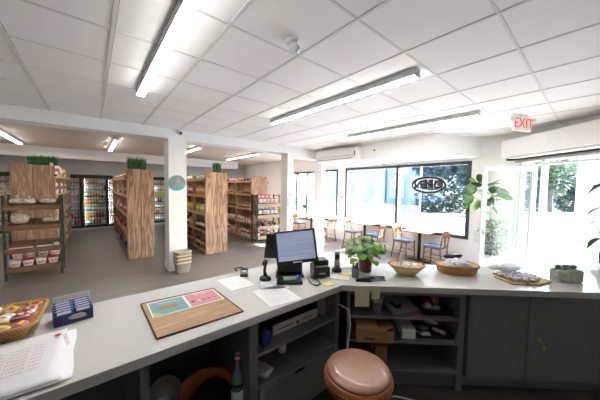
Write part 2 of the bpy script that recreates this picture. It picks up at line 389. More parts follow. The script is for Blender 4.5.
#@@OBJECTS
# ================================================================ COUNTER AND CABINETS
TZ = 1.04
A0 = (-2.4, 1.172)
poly = [A0, (1.392, 1.168), tuple(cu(3.1, 0)[:2]), tuple(cu(3.1, .55)[:2]), tuple(cu(-.46, .55)[:2]), (-2.4, 1.91)]
o = B().prism(poly, TZ-.045, TZ, bev=.003).make('counter_worktop', quartz)
tag(o, 'continuous white quartz worktop bending in an obtuse corner across the foreground', 'countertop')
ZC = TZ-.046
def cab_left():
    t = thing('open_shelf_cabinet', 'open slate grey cabinet under the left worktop, with deep dark bays', 'cabinet', (-.9, 1.205, PF))
    h = ZC-PF
    for x0, x1 in ((-1.45, -1.416), (1.041, 1.077), (1.558, 1.613)): B().box(x0, x1, 0, .60, 0, h).make('side_panel', slate, t)
    B().box(-1.45, 1.613, .60, .62, 0, h).make('back_panel', slate_in, t)
    B().box(-1.415, 1.557, .02, .6, 0, .07).make('bottom_board', slate_in, t)
    B().box(-1.415, 1.04, .0, .03, h-.02, h).make('top_rail', slate_in, t)
cab_left()
def cab_drawer():
    t = thing('drawer_cabinet', 'slate grey cabinet with two open shelves above one wide drawer, beside the stool', 'cabinet', (.7145, 1.205, PF))
    h = ZC-PF; W = .672
    B().box(W-.02, W+.02, 0, .6, 0, h).make('side_panel', slate, t)
    B().box(0, W+.02, .6, .62, 0, h).make('back_panel', slate_in, t)
    B().box(0, W-.02, .005, .6, .785-.02-PF, .785-PF).make('shelf', slate, t)
    B().box(0, W-.02, .005, .6, .59-.02-PF, .59-PF).make('shelf', slate, t)
    B().box(.02, W-.02, .05, .62, 0, .03).make('plinth', slate, t)
    d = B().box(.012, W-.03, -.006, .014, .04, .315)
    d.box(.03, W-.05, -.0075, -.005, .055, .30)
    dr = d.make('drawer', slate, t)
    B().prism([(.27, -.0078), (.35, -.0078), (.335, -.0098), (.285, -.0098)], .296, .312).make('finger_slot', M('slot_dark', (.01, .01, .01), .8), dr)
cab_drawer()
def cab_right():
    t = thing('corner_shelf_cabinet', 'slate grey open shelf cabinet under the right worktop with three dim compartments', 'cabinet', cu(.045, .03, PF), CRZ)
    h = ZC-PF
    B().box(.0, .022, 0, .5, 0, h).make('left_post', slate, t)
    B().box(.822, .862, 0, .5, 0, h).make('right_post', slate, t)
    B().box(0, .86, .5, .52, 0, h).make('back_panel', slate_in, t)
    q0 = cu(.045, .03)
    def loc2(x, y): d = Vector((x, y, 0))-q0; return (d.dot(cdir), d.dot(cn))
    B().prism([loc2(1.415, 1.815), loc2(1.415, 1.84), loc2(1.80, 1.55), loc2(1.782, 1.535)], 0, h).make('corner_panel', slate_in, t)
    for z in (.80, .617, .39): B().box(.022, .822, .0, .5, z-.018-PF, z-PF).make('shelf', slate, t)
    B().box(.0, .86, .04, .06, 0, .13).make('plinth', slate_in, t)
    B().box(.022, .822, .0, .02, h-.03, h).make('top_rail', slate, t)
cab_right()
def cab_doors():
    t = thing('door_cabinet', 'slate grey cabinet with flat doors and a hanging key, right end of the counter', 'cabinet', cu(.93, .03, PF), CRZ)
    h = ZC-PF
    B().box(0, 2.2, .02, .5, .1, h).make('body', slate, t)
    B().box(0, 2.2, .06, .1, 0, .1).make('plinth', slate_in, t)
    B().box(.004, .428, 0, .02, .105, h-.01, bev=.002).make('door', slate, t)
    d = B().box(.436, .95, 0, .02, .105, h-.01, bev=.002).make('door', slate, t)
    B().box(.956, 1.6, 0, .02, .105, h-.01, bev=.002).make('door', slate, t)
    k = B().tube([(.51, 0, .415), (.51, -.004, .415)], .011, 12).make('lock', gold, d)
t = cab_doors()
# key hanging from lock
kb = B().tube([cu(1.44, .027, .665), cu(1.44, .003, .663)], .004, 8).tube([cu(1.44, .005, .66), cu(1.452, .007, .625)], .002, 6)
kb.box(-.011, .011, -.0015, .0015, 0, .026)
for v in kb.bm.verts[-8:]: pass
kb.bm.verts.ensure_lookup_table()
for v in kb.bm.verts[-8:]:
    c = v.co.copy(); v.co = cu(1.455+c.x, .007+c.y, .60+c.z)
tag(kb.make('key', gold), 'brass key hanging from the lock of the right cabinet door', 'key')

# ---------------------------------------------------------------- stool
t = thing('stool', 'round tan leather stool with a stitched edge, in front of the drawer cabinet', 'stool', (1.138, .825, PF))
SZ = .74-PF
B().lathe([(.177, SZ-.020), (.172, SZ-.009), (.160, SZ-.001), (.12, SZ+.003), (.001, SZ+.004)], seg=48).make('seat_top', leather_top, t)
B().lathe([(.12, SZ-.115), (.165, SZ-.112), (.182, SZ-.10), (.190, SZ-.06), (.188, SZ-.035), (.180, SZ-.022), (.165, SZ-.02), (.12, SZ-.02)], seg=48).make('seat', leather, t)
b = B()
for k in range(72):
    a = 2*PI*k/72; r = .1905; b.box(r*math.cos(a)-.001, r*math.cos(a)+.002, r*math.sin(a)-.0035, r*math.sin(a)+.0035, SZ-.052, SZ-.047, rz=a)
b.make('stitching', thread, t)
B().lathe([(.11, SZ-.135), (.14, SZ-.13), (.14, SZ-.113), (.1, SZ-.113)], seg=32).make('seat_plate', darkmetal, t)
for k in range(4):
    a = PI/4+k*PI/2; c, s_ = math.cos(a), math.sin(a)
    B().tube([(.10*c, .10*s_, SZ-.13), (.17*c, .17*s_, 0.005)], .013, 10).make('leg', darkmetal, t)
B().tube([(.145*math.cos(2*PI*k/24), .145*math.sin(2*PI*k/24), .12) for k in range(25)], .008, 8).make('foot_ring', darkmetal, t)
# floor cord
pts = [cu(.02, -.18, PF+.006), cu(.15, -.08, PF+.006), cu(.4, -.05, PF+.006), cu(.6, -.10, PF+.006), cu(.8, -.13, PF+.006), cu(1.1, -.1, PF+.006), cu(1.5, -.11, PF+.006), cu(1.9, -.05, PF+.006), cu(2.3, -.1, PF+.006)]
tag(B().tube(pts, .004, 6).make('power_cord', whitep), 'thin white cord lying on the dark floor in front of the grey doors', 'cord')

# ---------------------------------------------------------------- things under the counter
def at(u, v, z): return cu(u+.05, v+.03, z)
# cash drawer
t = thing('cash_box', 'beige metal cash drawer with a small lock on the upper shelf under the counter', 'cash box', (1.075, 1.31, .786))
beige = M('cash_drawer_beige', (.55, .50, .43), .4)
B().box(-.2, .2, .0, .38, 0, .068, bev=.003).make('body', darkmetal, t)
f = B().box(-.195, .195, -.012, -.001, .003, .066, bev=.002).make('drawer_front', beige, t)
B().box(-.16, -.03, -.0135, -.0125, .03, .036).box(.04, .15, -.0135, -.0125, .03, .036).make('slot', blackp, f)
B().tube([(0, -.012, .033), (0, -.022, .033)], .012, 14).make('lock', chrome, f)
tag(B().blob((0, 0, .055), .035, .05, .055, 5, 3, .2).make('bag', M('navy_plastic_bag', (.01, .02, .12), .25, bump=.5), loc=(.79, 1.27, .786)), 'crumpled navy blue bag left of the beige cash drawer', 'bag')
tag(B().box(-.05, .05, -.03, .03, 0, .11, bev=.006).make('network_router', greyp, loc=(1.355, 1.33, .786), rz=.5), 'small grey router box standing right of the beige cash drawer', 'router')
tag(B().tube([(1.36, 1.28, .88), (1.40, 1.20, .88), (1.455, 1.15, .84), (1.465, 1.14, .74), (1.455, 1.15, .6), (1.44, 1.15, .5), (1.44, 1.14, .27)], .0045, 8).make('power_cord', whitep), 'thick white cord hanging from the router down the cabinet edge', 'cord')
for i, (x, y, r, h, l) in enumerate(((.93, 1.44, .022, .05, 'short beige paper roll on the lower shelf beneath the cash drawer'), (1.01, 1.38, .028, .075, 'taller white paper roll on the lower shelf beneath the cash drawer'))):
    tag(B().lathe([(r*.3, 0), (r, 0), (r, h), (r*.35, h), (r*.35, h-.02)], seg=20).make('paper_roll', paper if i else cream, loc=(x, y, .591)), l, 'paper roll')
tag(B().blob((0, 0, .018), .045, .085, .018, 9, 4, .1).make('napkin_pack', printed, loc=(.79, 1.31, .591), rz=.3), 'white wrapped napkin pack on the lower shelf, left end', 'packet')
# left deep bay : bottle, orange basket, bowl, cup, panel
def gin(x, y, z, l):
    t = thing('bottle', l, 'bottle', (x, y, z))
    B().lathe([(.034, 0), (.036, .01), (.036, .17), (.03, .20), (.014, .225), (.0125, .27), (.012, .30)], seg=20).make('body', M('green_bottle_glass', (.16, .30, .24), .12, spec=.6), t)
    B().lathe([(.0365, .04), (.0365, .11)], seg=20).make('label', paper, t)
    B().lathe([(.0367, .135), (.0367, .15)], seg=20).make('neck_label', M('black_label', (.02, .02, .02), .5), t)
    B().lathe([(.0145, .272), (.0155, .275), (.0155, .286), (.0155, .298), (.0155, .308), (.0155, .318), (.001, .32)], seg=16, mis=[0, 1, 0, 0, 1, 0]).make('cap', [paper, red], t)
gin(.632, 1.30, .46, 'green glass bottle with a white and red cap under the counter')
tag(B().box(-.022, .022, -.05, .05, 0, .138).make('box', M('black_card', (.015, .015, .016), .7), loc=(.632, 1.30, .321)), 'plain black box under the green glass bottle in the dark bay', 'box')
b = B().lathe([(.13, 0), (.15, .02), (.19, .16), (.2, .2), (.19, .205), (.175, .18), (.14, .04), (.01, .03)], seg=32)
tag(b.make('wicker_basket', wick_o, loc=(.515, 1.47, .315), rot=(.42, -.15, 0)), 'round orange wicker basket tipped forward in the dark bay beside the green bottle', 'basket')
tag(B().blob((0, 0, 0), .13, .13, .06, 77, 2.2, .15).make('dark_contents', blackp, loc=(.53, 1.435, .45), rot=(.42, -.15, 0)), 'crumpled black contents inside the orange wicker basket', 'cloth')  # dark rounded blob filling the basket opening
tag(B().lathe([(.01, 0), (.07, .004), (.085, .03), (.09, .075), (.086, .075), (.078, .03), (.01, .012)], seg=28).make('bowl', M('taupe_stoneware', (.30, .27, .24), .4), loc=(.27, 1.53, .555), rot=(.95, 0, .3)), 'taupe bowl tipped on its side in the dark bay under the left counter', 'bowl')
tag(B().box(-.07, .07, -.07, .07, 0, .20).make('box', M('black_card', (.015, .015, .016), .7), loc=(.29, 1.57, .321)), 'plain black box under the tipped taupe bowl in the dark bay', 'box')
tag(B().lathe([(.03, 0), (.04, .12), (.042, .12), (.037, .118), (.028, .005)], seg=24).make('cup', M('lilac_white_cup', (.5, .5, .58), .4), loc=(.25, 1.36, .53)), 'pale lilac white paper cup below the taupe bowl', 'cup')
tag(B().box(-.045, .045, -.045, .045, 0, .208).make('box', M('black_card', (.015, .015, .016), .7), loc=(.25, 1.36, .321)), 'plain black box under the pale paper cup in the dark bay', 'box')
# right shelf contents
Zs1, Zs2, Zs3 = .801, .618, .391
t = thing('utensil_cup', 'clear plastic cup of white cutlery on the top shelf under the hanging notes', 'cup', at(.235, .065, Zs1), CRZ)
B().lathe([(.03, 0), (.040, .09), (.043, .09), (.043, .093), (.038, .09), (.029, .004)], seg=20).make('cup', M('frosted_cup', (.55, .58, .62), .3, alpha=.7), t)
for k in range(7):
    a = k*.9; tag_o = B().tube([(0.008*math.cos(a), .008*math.sin(a), .006), (.042*math.cos(a), .042*math.sin(a), .125+.008*(k % 3))], .006, 6).make('plastic_knife', whitep, t)
def sheet(name, loc, rz, w_, d_, label, mat, cat='paper', rot=None, th=.0012, curl=0, rows=0, parts=None):
    b = B(); b.box(-w_/2, w_/2, -d_/2, d_/2, 0, th)
    o = b.make(name, mat, loc=loc, rz=rz, rot=rot); tag(o, label, cat); return o
sheet('paper_sheet', at(.42, .17, Zs1+.035), CRZ+.2, .21, .28, 'grey sheet of paper draped on black things on the top shelf', M('grey_sheet', (.38, .38, .40), .7), rot=(.12, -.1, CRZ+.2))
tag(B().blob((0, 0, .018), .08, .07, .015, 3, 3, .2).make('black_pouch', blackp, loc=at(.42, .17, Zs1)), 'crumpled black pouch under the grey paper on the top shelf', 'pouch')
b = B()
for k in range(5): b.tube([(k*.012-.02, -.02+.004*k, .006+.003*(k % 2)), (k*.012-.01, .03, .012)], .004, 6)
tag(b.make('headset', [greyp], loc=at(.395, .045, Zs1), rz=CRZ), 'small grey tangled earphones in front of the grey paper sheet', 'earphones')
sheet('sticky_note', at(.52, .05, Zs1), CRZ, .075, .055, 'dusty pink note pad on the top shelf edge', mutedpink, 'note', th=.006)
def tray(loc, rz, w_, d_, h_, label, mat):
    t = thing('tray', label, 'tray', loc, rz)
    b = B().box(-w_/2, w_/2, -d_/2, d_/2, 0, .004)
    for x in (-w_/2, w_/2-.004): b.box(x, x+.004, -d_/2, d_/2, .004, h_)
    for y in (-d_/2, d_/2-.004): b.box(-w_/2+.004, w_/2-.004, y, y+.004, .004, h_)
    b.make('body', mat, t)
    B().box(-w_/2-.004, w_/2+.004, -d_/2-.004, -d_/2, h_-.006, h_).make('rim', mat, t)
tray(at(.69, .18, Zs1), CRZ, .21, .28, .035, 'black plastic tray of loose packets on the top shelf, right end', blackp)
junk = [(.645, .14, .03, .05, .035, .02, paper, 'white crumpled receipt'), (.70, .11, .035, .05, .03, .018, printed, 'grey printed packet'), (.665, .2, .05, .05, .04, .025, red, 'red snack wrapper'), (.735, .2, .045, .035, .045, .03, mutedpink, 'pink wrapper'), (.70, .25, .04, .06, .03, .02, blackp, 'black pouch')]
for i, (u, v, z, sx, sy, sz, m_, l) in enumerate(junk):
    tag(B().blob((0, 0, 0), sx*.7, sy*.7, sz, i+20, 3, .25).make('packet', m_, loc=at(u, v, Zs1+.004+sz+ (0.012 if i > 2 else 0)), rz=CRZ+i*.5), l+' in the black tray on the top shelf', 'packet')
# second shelf
t = thing('cardboard_box', 'open brown cardboard box sticking out of the middle shelf behind the stool', 'box', at(.20, .115, Zs2+.001), CRZ)
b = B(); W, D, H = .135, .15, .115; th = .004
b.box(-W, W, -D, D, 0, th); b.box(-W, -W+th, -D+th, D-th, th, H); b.box(W-th, W, -D+th, D-th, th, H); b.box(-W, W, -D, -D+th, th, H-.03); b.box(-W, W, D-th, D, th, H)
b.box(-W+th, .03, -D+.01, D-th, H-.006, H-.002, rx=.18)
b.make('body', cardboard, t)
B().box(.03, W, -D+.012, D-.01, H+.001, H+.004, ry=-.5, piv=(W, 0, H)).make('flap', cardboard, t)
B().box(-.08, -.0, -D-.0012, -D-.0002, .022, .034).make('tape_mark', M('dark_print', (.08, .04, .02), .8), t)
tag(B().box(-.045, .045, -.08, .08, 0, .12, bev=.002).make('cardboard_box', cardboard, loc=at(.285, .17, Zs3), rz=CRZ), 'smaller brown box on the bottom shelf beneath the open cardboard box', 'box')
t = thing('takeout_box', 'closed white carton right of the open cardboard box', 'box', at(.475, .16, Zs2), CRZ-.05)
B().box(-.05, .05, -.13, .11, 0, .055, bev=.004).make('body', paper, t)
B().box(-.052, .052, -.132, .112, .055, .075, bev=.004).make('lid', paper, t)
tray(at(.61, .12, Zs2), CRZ, .13, .16, .03, 'small black tray on the middle shelf next to the white carton', blackp)
tray(at(.745, .16, Zs2), CRZ, .13, .24, .03, 'longer black tray on the middle shelf against the right post', blackp)
for i, (u, v, z, m_, l) in enumerate(((.60, .08, .02, printed, 'folded grey paper in the small black tray'), (.62, .17, .022, greyp, 'grey charger in the small black tray'), (.735, .11, .025, cream, 'cream envelope bundle in the longer black tray'), (.75, .22, .04, brown, 'brown leather wallet in the longer black tray'), (.70, .19, .05, printed, 'grey booklet leaning in the longer black tray'))):
    tag(B().box(-.035, .035, -.045, .045, -.012, .012, bev=.004, rx=.2*(i-2), ry=.15*i).make('packet', m_, loc=at(u, v, Zs2+z), rz=CRZ+.4*i), l, 'packet')
# notes hanging from the counter edge
def hang(u0, u1, z0, z1, label):
    b = B(); n_ = 5
    for k in range(n_):
        a, c = z0+(z1-z0)*k/n_, z0+(z1-z0)*(k+1)/n_
        b.box(0, u1-u0, -.002-.004*math.sin(PI*(1-k/n_))*.6, -.001, a, c)
    tag(b.make('sticky_note', sticky, loc=cu(u0, -.001, 0), rz=CRZ), label, 'note')
hang(.095, .20, .885, 1.035, 'long yellow note hanging from the counter edge above the white cutlery')
hang(.212, .275, .945, 1.035, 'short square yellow note hanging right of the long yellow one')
tag(B().box(0, .045, 0, .06, 0, .0016).make('sticky_note', sticky, loc=cu(.10, .22, TZ+.0005), rz=CRZ+.3), 'yellow note lying flat on the counter beside the pen cup', 'note')

# ================================================================ ON THE COUNTER
def P(x, y): return (x, y, TZ+.0006)
# --- candy basket
t = thing('wicker_basket', 'rectangular honey wicker basket of wrapped candy at the left edge of the counter', 'basket', (-.475, 1.775, TZ+.0006), -.04)
hx, hy, bh = .27, .165, .065
b = B().lathe([(.86, 0), (1.0, bh), (1.03, bh), (1.03, bh+.004), (.985, bh+.004), (.97, bh-.004), (.85, .006), (.01, .005)], rx=hx, ry=hy, n=10, seg=64)
b.make('body', wick, t)
b = B(); b.lathe([(1.0, bh-.004), (1.045, bh), (1.045, bh+.01), (.985, bh+.01), (.98, bh-.002)], rx=hx, ry=hy, n=10, seg=64); b.make('rim', wick, t)
cols = [red, pink, teal, greenp, yellow, paper, mutedpink, cream, orange, printed, crimson, cyan]
cn_ = ['red', 'pink', 'teal', 'green', 'yellow', 'white', 'dusty pink', 'cream', 'orange', 'grey printed', 'crimson', 'light blue']
# striped sticks at the left, bags in the middle and right
rnd = random.Random(3)
k = 0
for gx in range(8):
    for gy in range(5):
        x = -.475-.225+.063*gx+rnd.uniform(-.01, .01); y = 1.775-.118+.058*gy+rnd.uniform(-.01, .01)
        if gx >= 5: ci = [5, 7, 5, 4, 5, 6, 5, 1, 10][(gx*2+gy*3) % 9]; nm = 'round_candy_bag'; b = B().blob((0, 0, 0), .030, .027, .018, k, 2.4, .3, mis=[0, 0, 1, 0, 1, 0, 0, 1])
        elif gx >= 2: ci = rnd.choice([1, 6, 10, 3, 0, 9]); nm = 'candy_bag'; b = B().blob((0, 0, 0), .045, .03, .014, k, 3, .15, mis=[0, 0, 1, 0])
        else: ci = [0, 3, 8, 4, 9, 11, 1, 2][k % 8]; nm = 'candy_stick'; b = B().box(-.05, .05, -.018, .018, -.008, .008, bev=.003)
        rr = rnd.uniform(-.6, .6) if gx >= 2 else .1
        side = 'right' if gx >= 5 else ('middle' if gx >= 2 else 'left')
        zz = TZ+.045+rnd.uniform(0, .012)+(.012 if gx >= 5 else 0)+.006*(gy % 2)
        o = b.make(nm, [cols[ci], cols[(ci+k) % 12] if gx < 5 else [printed, mutedpink, cream, yellow][(gx+gy) % 4]], loc=(x, y, zz), rot=(rnd.uniform(-.3, .3), rnd.uniform(-.3, .3), rr))
        row = ['front', 'second', 'third', 'fourth', 'back'][gy]
        tag(o, '%s wrapped candy, %s column from the left, %s row of the rectangular basket' % (cn_[ci], ['first', 'second', 'third', 'fourth', 'fifth', 'sixth', 'seventh', 'eighth'][gx], row), 'candy', 'wrapped candy in the rectangular basket'); k += 1
# --- snack bar display box
t = thing('display_box', 'navy blue open display box of snack bars beside the candy basket', 'box', (-.088, 1.735, TZ+.0006), .13)
W, D, H = .075, .055, .085
b = B().box(-W, W, -D, D, 0, .003).box(-W, W, -D, -D+.003, .003, .05).box(-W, -W+.003, -D+.003, D, .003, .066).box(W-.003, W, -D+.003, D, .003, .066)
b.make('carton', navy, t)
B().box(-W, W, D, D+.003, .003, H+.03).make('back_card', M('pale_grey_card', (.6, .58, .56), .7), t)
B().prism([(-.025, .030), (-.01, .022), (.02, .018), (.048, .021), (.046, .034), (.03, .047), (.0, .044), (-.015, .040)], 0, .001).make('torn_patch', M('raw_card_grey', (.45, .41, .37), .8), t, loc=(0, -D, 0), rot=(PI/2, 0, 0))
for k in range(5): 
    for s in (0, 1):
        x = -.036+.072*s; y = -.04+.019*k; zt = .034+.0055*k
        o = B().box(-.033, .033, -.006, .006, -.028, .028, bev=.003).box(-.026, .026, -.0066, .0066, .010, .024, mi=1).box(-.033, .033, -.003, .003, .0281, .0285, mi=1)
        c = math.cos(.13); q = math.sin(.13)
        o = o.make('snack_bar', [blue, paper], loc=(-.088+x*c-y*q, 1.735+x*q+y*c, TZ+.004+.0006+zt+.004), rot=(-.12, 0, .13))
        tag(o, 'blue and white snack bar, row %s from the front, %s half of the display box' % (['one', 'two', 'three', 'four', 'five'][k], ['left', 'right'][s]), 'snack bar', 'snack bars in the blue display box')
# --- plastic bags stack
bagm = M('thin_white_plastic', (.80, .79, .79), .3, bump=.25, vscale=14)
def plastic_bag(i, x0, x1, y0, y1, z, label, sk=0, lay=False):
    b = B(); nx, ny = 16, 14; rnd = random.Random(40+i); vs = []
    for a in range(nx+1):
        col_ = []
        for c in range(ny+1):
            x = x0+(x1-x0)*a/nx; y = y0+(y1-y0)*c/ny+sk*(x-x0)
            ed = min(a, nx-a, 2)/2*min(c, ny-c, 2)/2
            zz = z+.003*ed+.0035*ed*(math.sin(x*45+y*30+i)+math.sin(y*70-x*20+i*2))
            col_.append(b.bm.verts.new((x+.003*math.sin(c*.7+i), y+.003*math.sin(a*.6+i), max(zz, z))))
        vs.append(col_)
    for a in range(nx):
        for c in range(ny): b._q([vs[a][c], vs[a+1][c], vs[a+1][c+1], vs[a][c+1]], 0, True)
    o = b.make('plastic_bag', bagm); m = o.modifiers.new('s', 'SOLIDIFY'); m.thickness = .0025; m.offset = 1
    return tag(o, label, 'bag', 'white plastic bags on the counter')
plastic_bag(0, -.66, -.07, 1.20, 1.60, TZ+.001, 'lowest flat white plastic bag of the stack on the counter')
plastic_bag(1, -.64, -.085, 1.19, 1.585, TZ+.008, 'middle flat white plastic bag of the stack on the counter')
pb = plastic_bag(2, -.68, -.10, 1.20, 1.60, TZ+.015, 'topmost white plastic bag with red printed lettering')
b = B()
Mtx = lambda x, y, rz, z=TZ+.0272: Matrix.Translation((x, y, z)) @ Matrix.Rotation(rz, 4, 'Z')
inkm = M('faded_red_ink', (.62, .42, .42), .5)
for k in range(8): b.text('THANK YOU THANK YOU', .017, Mtx(-.265, 1.30+.025*k, .02), 0, .0002)
b.text('THANK YOU', .02, Mtx(-.10, 1.47, -1.4), 0, .0002)
b.make('printed_lettering', inkm, pb)
b = B().text('REUSE', .035, Mtx(-.335, 1.34, PI/2), 0, .0002)
b.make('printed_lettering', red, pb)
B().lathe([(.012, 0), (.01, .0006)], c=(-.13, 1.53, TZ+.0268), seg=12).make('red_dot', red, pb)
# --- wooden board with two prints (clipboard)
t = thing('wooden_menu_board', 'flat wooden board with teal and pink cards on the counter', 'menu board', P(.425, 1.46), 0)
bp = [(-.215, .237), (.202, .207), (.217, -.206), (-.209, -.197)]
B().prism(bp, 0, .006).make('board', oak, t)
fr = M('dark_board_edge', (.14, .06, .03), .5)
b = B()
for i in range(4):
    p, q = Vector((*bp[i], .0045)), Vector((*bp[(i+1) % 4], .0045)); b.tube([p, q], .0045, 6)
b.make('edge', fr, t)
def card(name, pts, mats_f, draw):
    c = B(); c.prism(pts, .0065, .0075, 0); o = c.make(name, paper, t); draw(o)
def quadpt(pts, s, v):
    a = Vector(pts[0])*(1-s)+Vector(pts[1])*s; b_ = Vector(pts[3])*(1-s)+Vector(pts[2])*s; return a*(1-v)+b_*v
Lp = [(-.19, .215), (.005, .203), (.003, .005), (-.193, .012)]; Rp = [(.006, .203), (.195, .19), (.196, -.0), (.004, .005)]
def ins(pts, s0, s1, v0, v1): return [tuple(quadpt(pts, s, v)) for s, v in ((s0, v0), (s1, v0), (s1, v1), (s0, v1))]
def drawL(o):
    B().prism(ins(Lp, .04, .96, .05, .95), .0076, .0079).make('print', M('teal_gradient_print', (.10, .36, .30), .5, col2=(.22, .33, .36), vscale=7), o)
    b = B()
    for s in (.34, .5, .64): b.prism(ins(Lp, s-.09, s+.08, .42, .66), .0080, .0083, 0)
    b.make('print_shapes', M('terracotta_print', (.42, .2, .12), .6), o)
    B().prism([tuple(quadpt(Lp, s, v)) for s, v in ((.04, .7), (.3, .93), (.04, .95))], .0080, .0082).make('print_corner', M('lime_print', (.55, .55, .12), .6), o)
    b = B(); b.text('community', .02, Matrix.Translation((-.09, .165, .0080)) @ Matrix.Rotation(-.06, 4, 'Z'), 0, .0002); b.make('lettering', paper, o)
def drawR(o):
    B().prism(ins(Rp, .03, .96, .05, .95), .0076, .0079).make('print', M('pink_print', (.62, .24, .28), .5), o)
    for k, m_ in enumerate((brown, cream, teal, mutedpink, cyan)):
        q = quadpt(Rp, .14+.17*k, .62); B().lathe([(.011, 0), (.008, .0004)], c=(q[0], q[1], .0080), rx=1, ry=1.3, seg=10).make('print_drop', m_, o)
    B().text('SUMMER', .02, Matrix.Translation((.1, .16, .0080)) @ Matrix.Rotation(-.06, 4, 'Z'), 0, .0002).make('lettering', paper, o)
card('teal_card', Lp, None, drawL); card('pink_card', Rp, None, drawR)
# --- papers
def page(x, y, rz, w_, d_, label, lines=7, hl=None):
    o = B().box(-w_/2, w_/2, -d_/2, d_/2, 0, .0012).make('paper_sheet', paper, loc=P(x, y), rz=rz); tag(o, label, 'paper')
    b = B()
    for k in range(lines): b.box(-w_*.38, w_*.38-(k % 3)*.02, d_/2-.03-(d_-.05)*k/lines-.0035, d_/2-.03-(d_-.05)*k/lines, .0012, .0015)
    b.make('printed_rows', M('grey_ink', (.55, .55, .56), .8), o)
    if hl:
        b = B()
        for k in range(5): b.lathe([(.006, 0), (.005, .0004)], c=(-w_*.42, d_/2-.04-.042*k, .0015), seg=8)
        b.make('stickers', yellow, o)
page(.80, 1.675, -.02, .185, .25, 'white page with a row of small yellow stickers near the barcode scanner', 5, True)
page(.915, 1.325, -.11, .225, .27, 'white printed page lying in front of the cash register', 12)
page(1.0, 1.47, -.5, .20, .14, 'white slip partly under the barcode scanner', 5)
# --- card reader + cable
t = thing('card_reader', 'small black card reader with a cable, left of the barcode scanner', 'card reader', P(.925, 1.79), -.5)
B().box(-.03, .03, -.055, .055, 0, .022, bev=.005).make('body', blackp, t)
B().box(-.018, .018, .0, .04, .0221, .0226).make('screen', greyp, t)
B().tube([(0, .055, .01), (.02, .08, .02), (-.03, .1, .028), (-.08, .07, .03), (-.06, .03, .026)], .006, 8).make('cable', blackp, t)
B().box(-.03, .03, .07, .1, .0, .025, bev=.006).make('plug', blackp, t)
# --- barcode scanner on a stand
t = thing('barcode_scanner', 'black barcode scanner standing upright left of the cash register', 'scanner', P(1.005, 1.60), .1)
B().lathe([(.042, 0), (.042, .01), (.036, .022), (.024, .03), (.001, .032)], ry=1.15, seg=28).make('base', blackp, t)
B().tube([(0, .0, .028), (0, .010, .06), (0, .006, .10), (-.006, -.004, .125)], [.015, .012, .012, .014], 12).make('neck', blackp, t)
h_ = B().tube([(.012, .012, .13), (-.012, -.012, .14), (-.035, -.03, .132)], [.017, .021, .016], 14).make('head', blackp, t)
# --- cash register
t = thing('cash_register', 'black touchscreen cash register with a tilted screen on the counter', 'cash register', P(1.20, 1.55), -.62)
b = B().box(-.11, .11, -.06, .09, 0, .025, bev=.006); b.make('base', blackp, t)
B().box(-.10, .10, -.02, .07, .025, .13, bev=.01, rx=-.12).make('pedestal', blackp, t)
fr_ = B().box(-.160, .160, -.012, .014, -.128, .128, bev=.006).make('screen_frame', blackp, t, loc=(0.045, -.035, .245), rot=(-.30, -.12, -.02))
def scrm():
    m = M('lit_screen', (.30, .33, .55), .25); n = m.node_tree; p = n.nodes['Principled BSDF']
    tc = n.nodes.new('ShaderNodeTexCoord'); br = n.nodes.new('ShaderNodeTexBrick'); mp = n.nodes.new('ShaderNodeMapping')
    mp.inputs['Rotation'].default_value = (PI/2, 0, 0)
    n.links.new(tc.outputs['Object'], mp.inputs[0]); n.links.new(mp.outputs[0], br.inputs[0])
    br.inputs['Scale'].default_value = 1; br.inputs['Brick Width'].default_value = .16; br.inputs['Row Height'].default_value = .018; br.inputs['Mortar Size'].default_value = .0016
    br.inputs['Color1'].default_value = (.105, .12, .18, 1); br.inputs['Color2'].default_value = (.13, .145, .20, 1); br.inputs['Mortar'].default_value = (.15, .165, .23, 1)
    n.links.new(br.outputs[0], p.inputs['Base Color']); n.links.new(br.outputs[0], p.inputs['Emission Color']); p.inputs['Emission Strength'].default_value = .5
    return m
B().box(-.143, .143, -.0135, -.0125, -.104, .112).make('screen', scrm(), fr_)
B().box(-.035, .035, -.0135, -.0125, -.122, -.114).make('maker_plate', whitep, fr_)
rs = B().box(-.14, .10, -.01, .012, -.13, .11, bev=.006).make('customer_screen', blackp, t, loc=(-.06, .09, .22), rot=(.42, .08, .1))
B().box(-.10, .09, -.19, -.05, 0, .022, bev=.006).make('keypad_base', blackp, t)
cd = B().box(-.05, .05, -.155, -.085, .023, .026, rz=.1).make('gift_card', M('green_blue_card', (.12, .30, .30), .4, col2=(.35, .5, .2), vscale=18), t)
B().lathe([(.006, 0), (.006, .002)], c=(.06, -.065, .022), seg=10).make('power_lamp', M('blue_indicator', (.05, .08, .9), .3, emit=2.5), t)
# --- receipt printer
t = thing('receipt_printer', 'boxy black receipt printer between the register and the phone', 'printer', P(1.405, 1.415), -.5)
B().box(-.066, .066, -.07, .075, 0, .085, bev=.008).make('body', blackp, t)
B().prism([(-.06, -.045), (.06, -.045), (.06, .07), (-.06, .07)], .086, .135, bev=.01).make('lid', blackp, t)
B().box(-.05, .05, -.06, -.052, .0855, .095).make('paper_slot', greyp, t)
B().box(-.025, .025, -.0715, -.0705, .03, .042).make('name_plate', M('grey_mark', (.5, .5, .5), .5), t)
tag(B().tube([(1.285, 1.39, 1.055), (1.30, 1.33, 1.05), (1.27, 1.27, 1.047), (1.225, 1.26, 1.047), (1.215, 1.30, 1.048), (1.23, 1.35, 1.052), (1.25, 1.385, 1.06)], .0045, 8).make('cable', blackp), 'black cable looped in front of the receipt printer', 'cable')
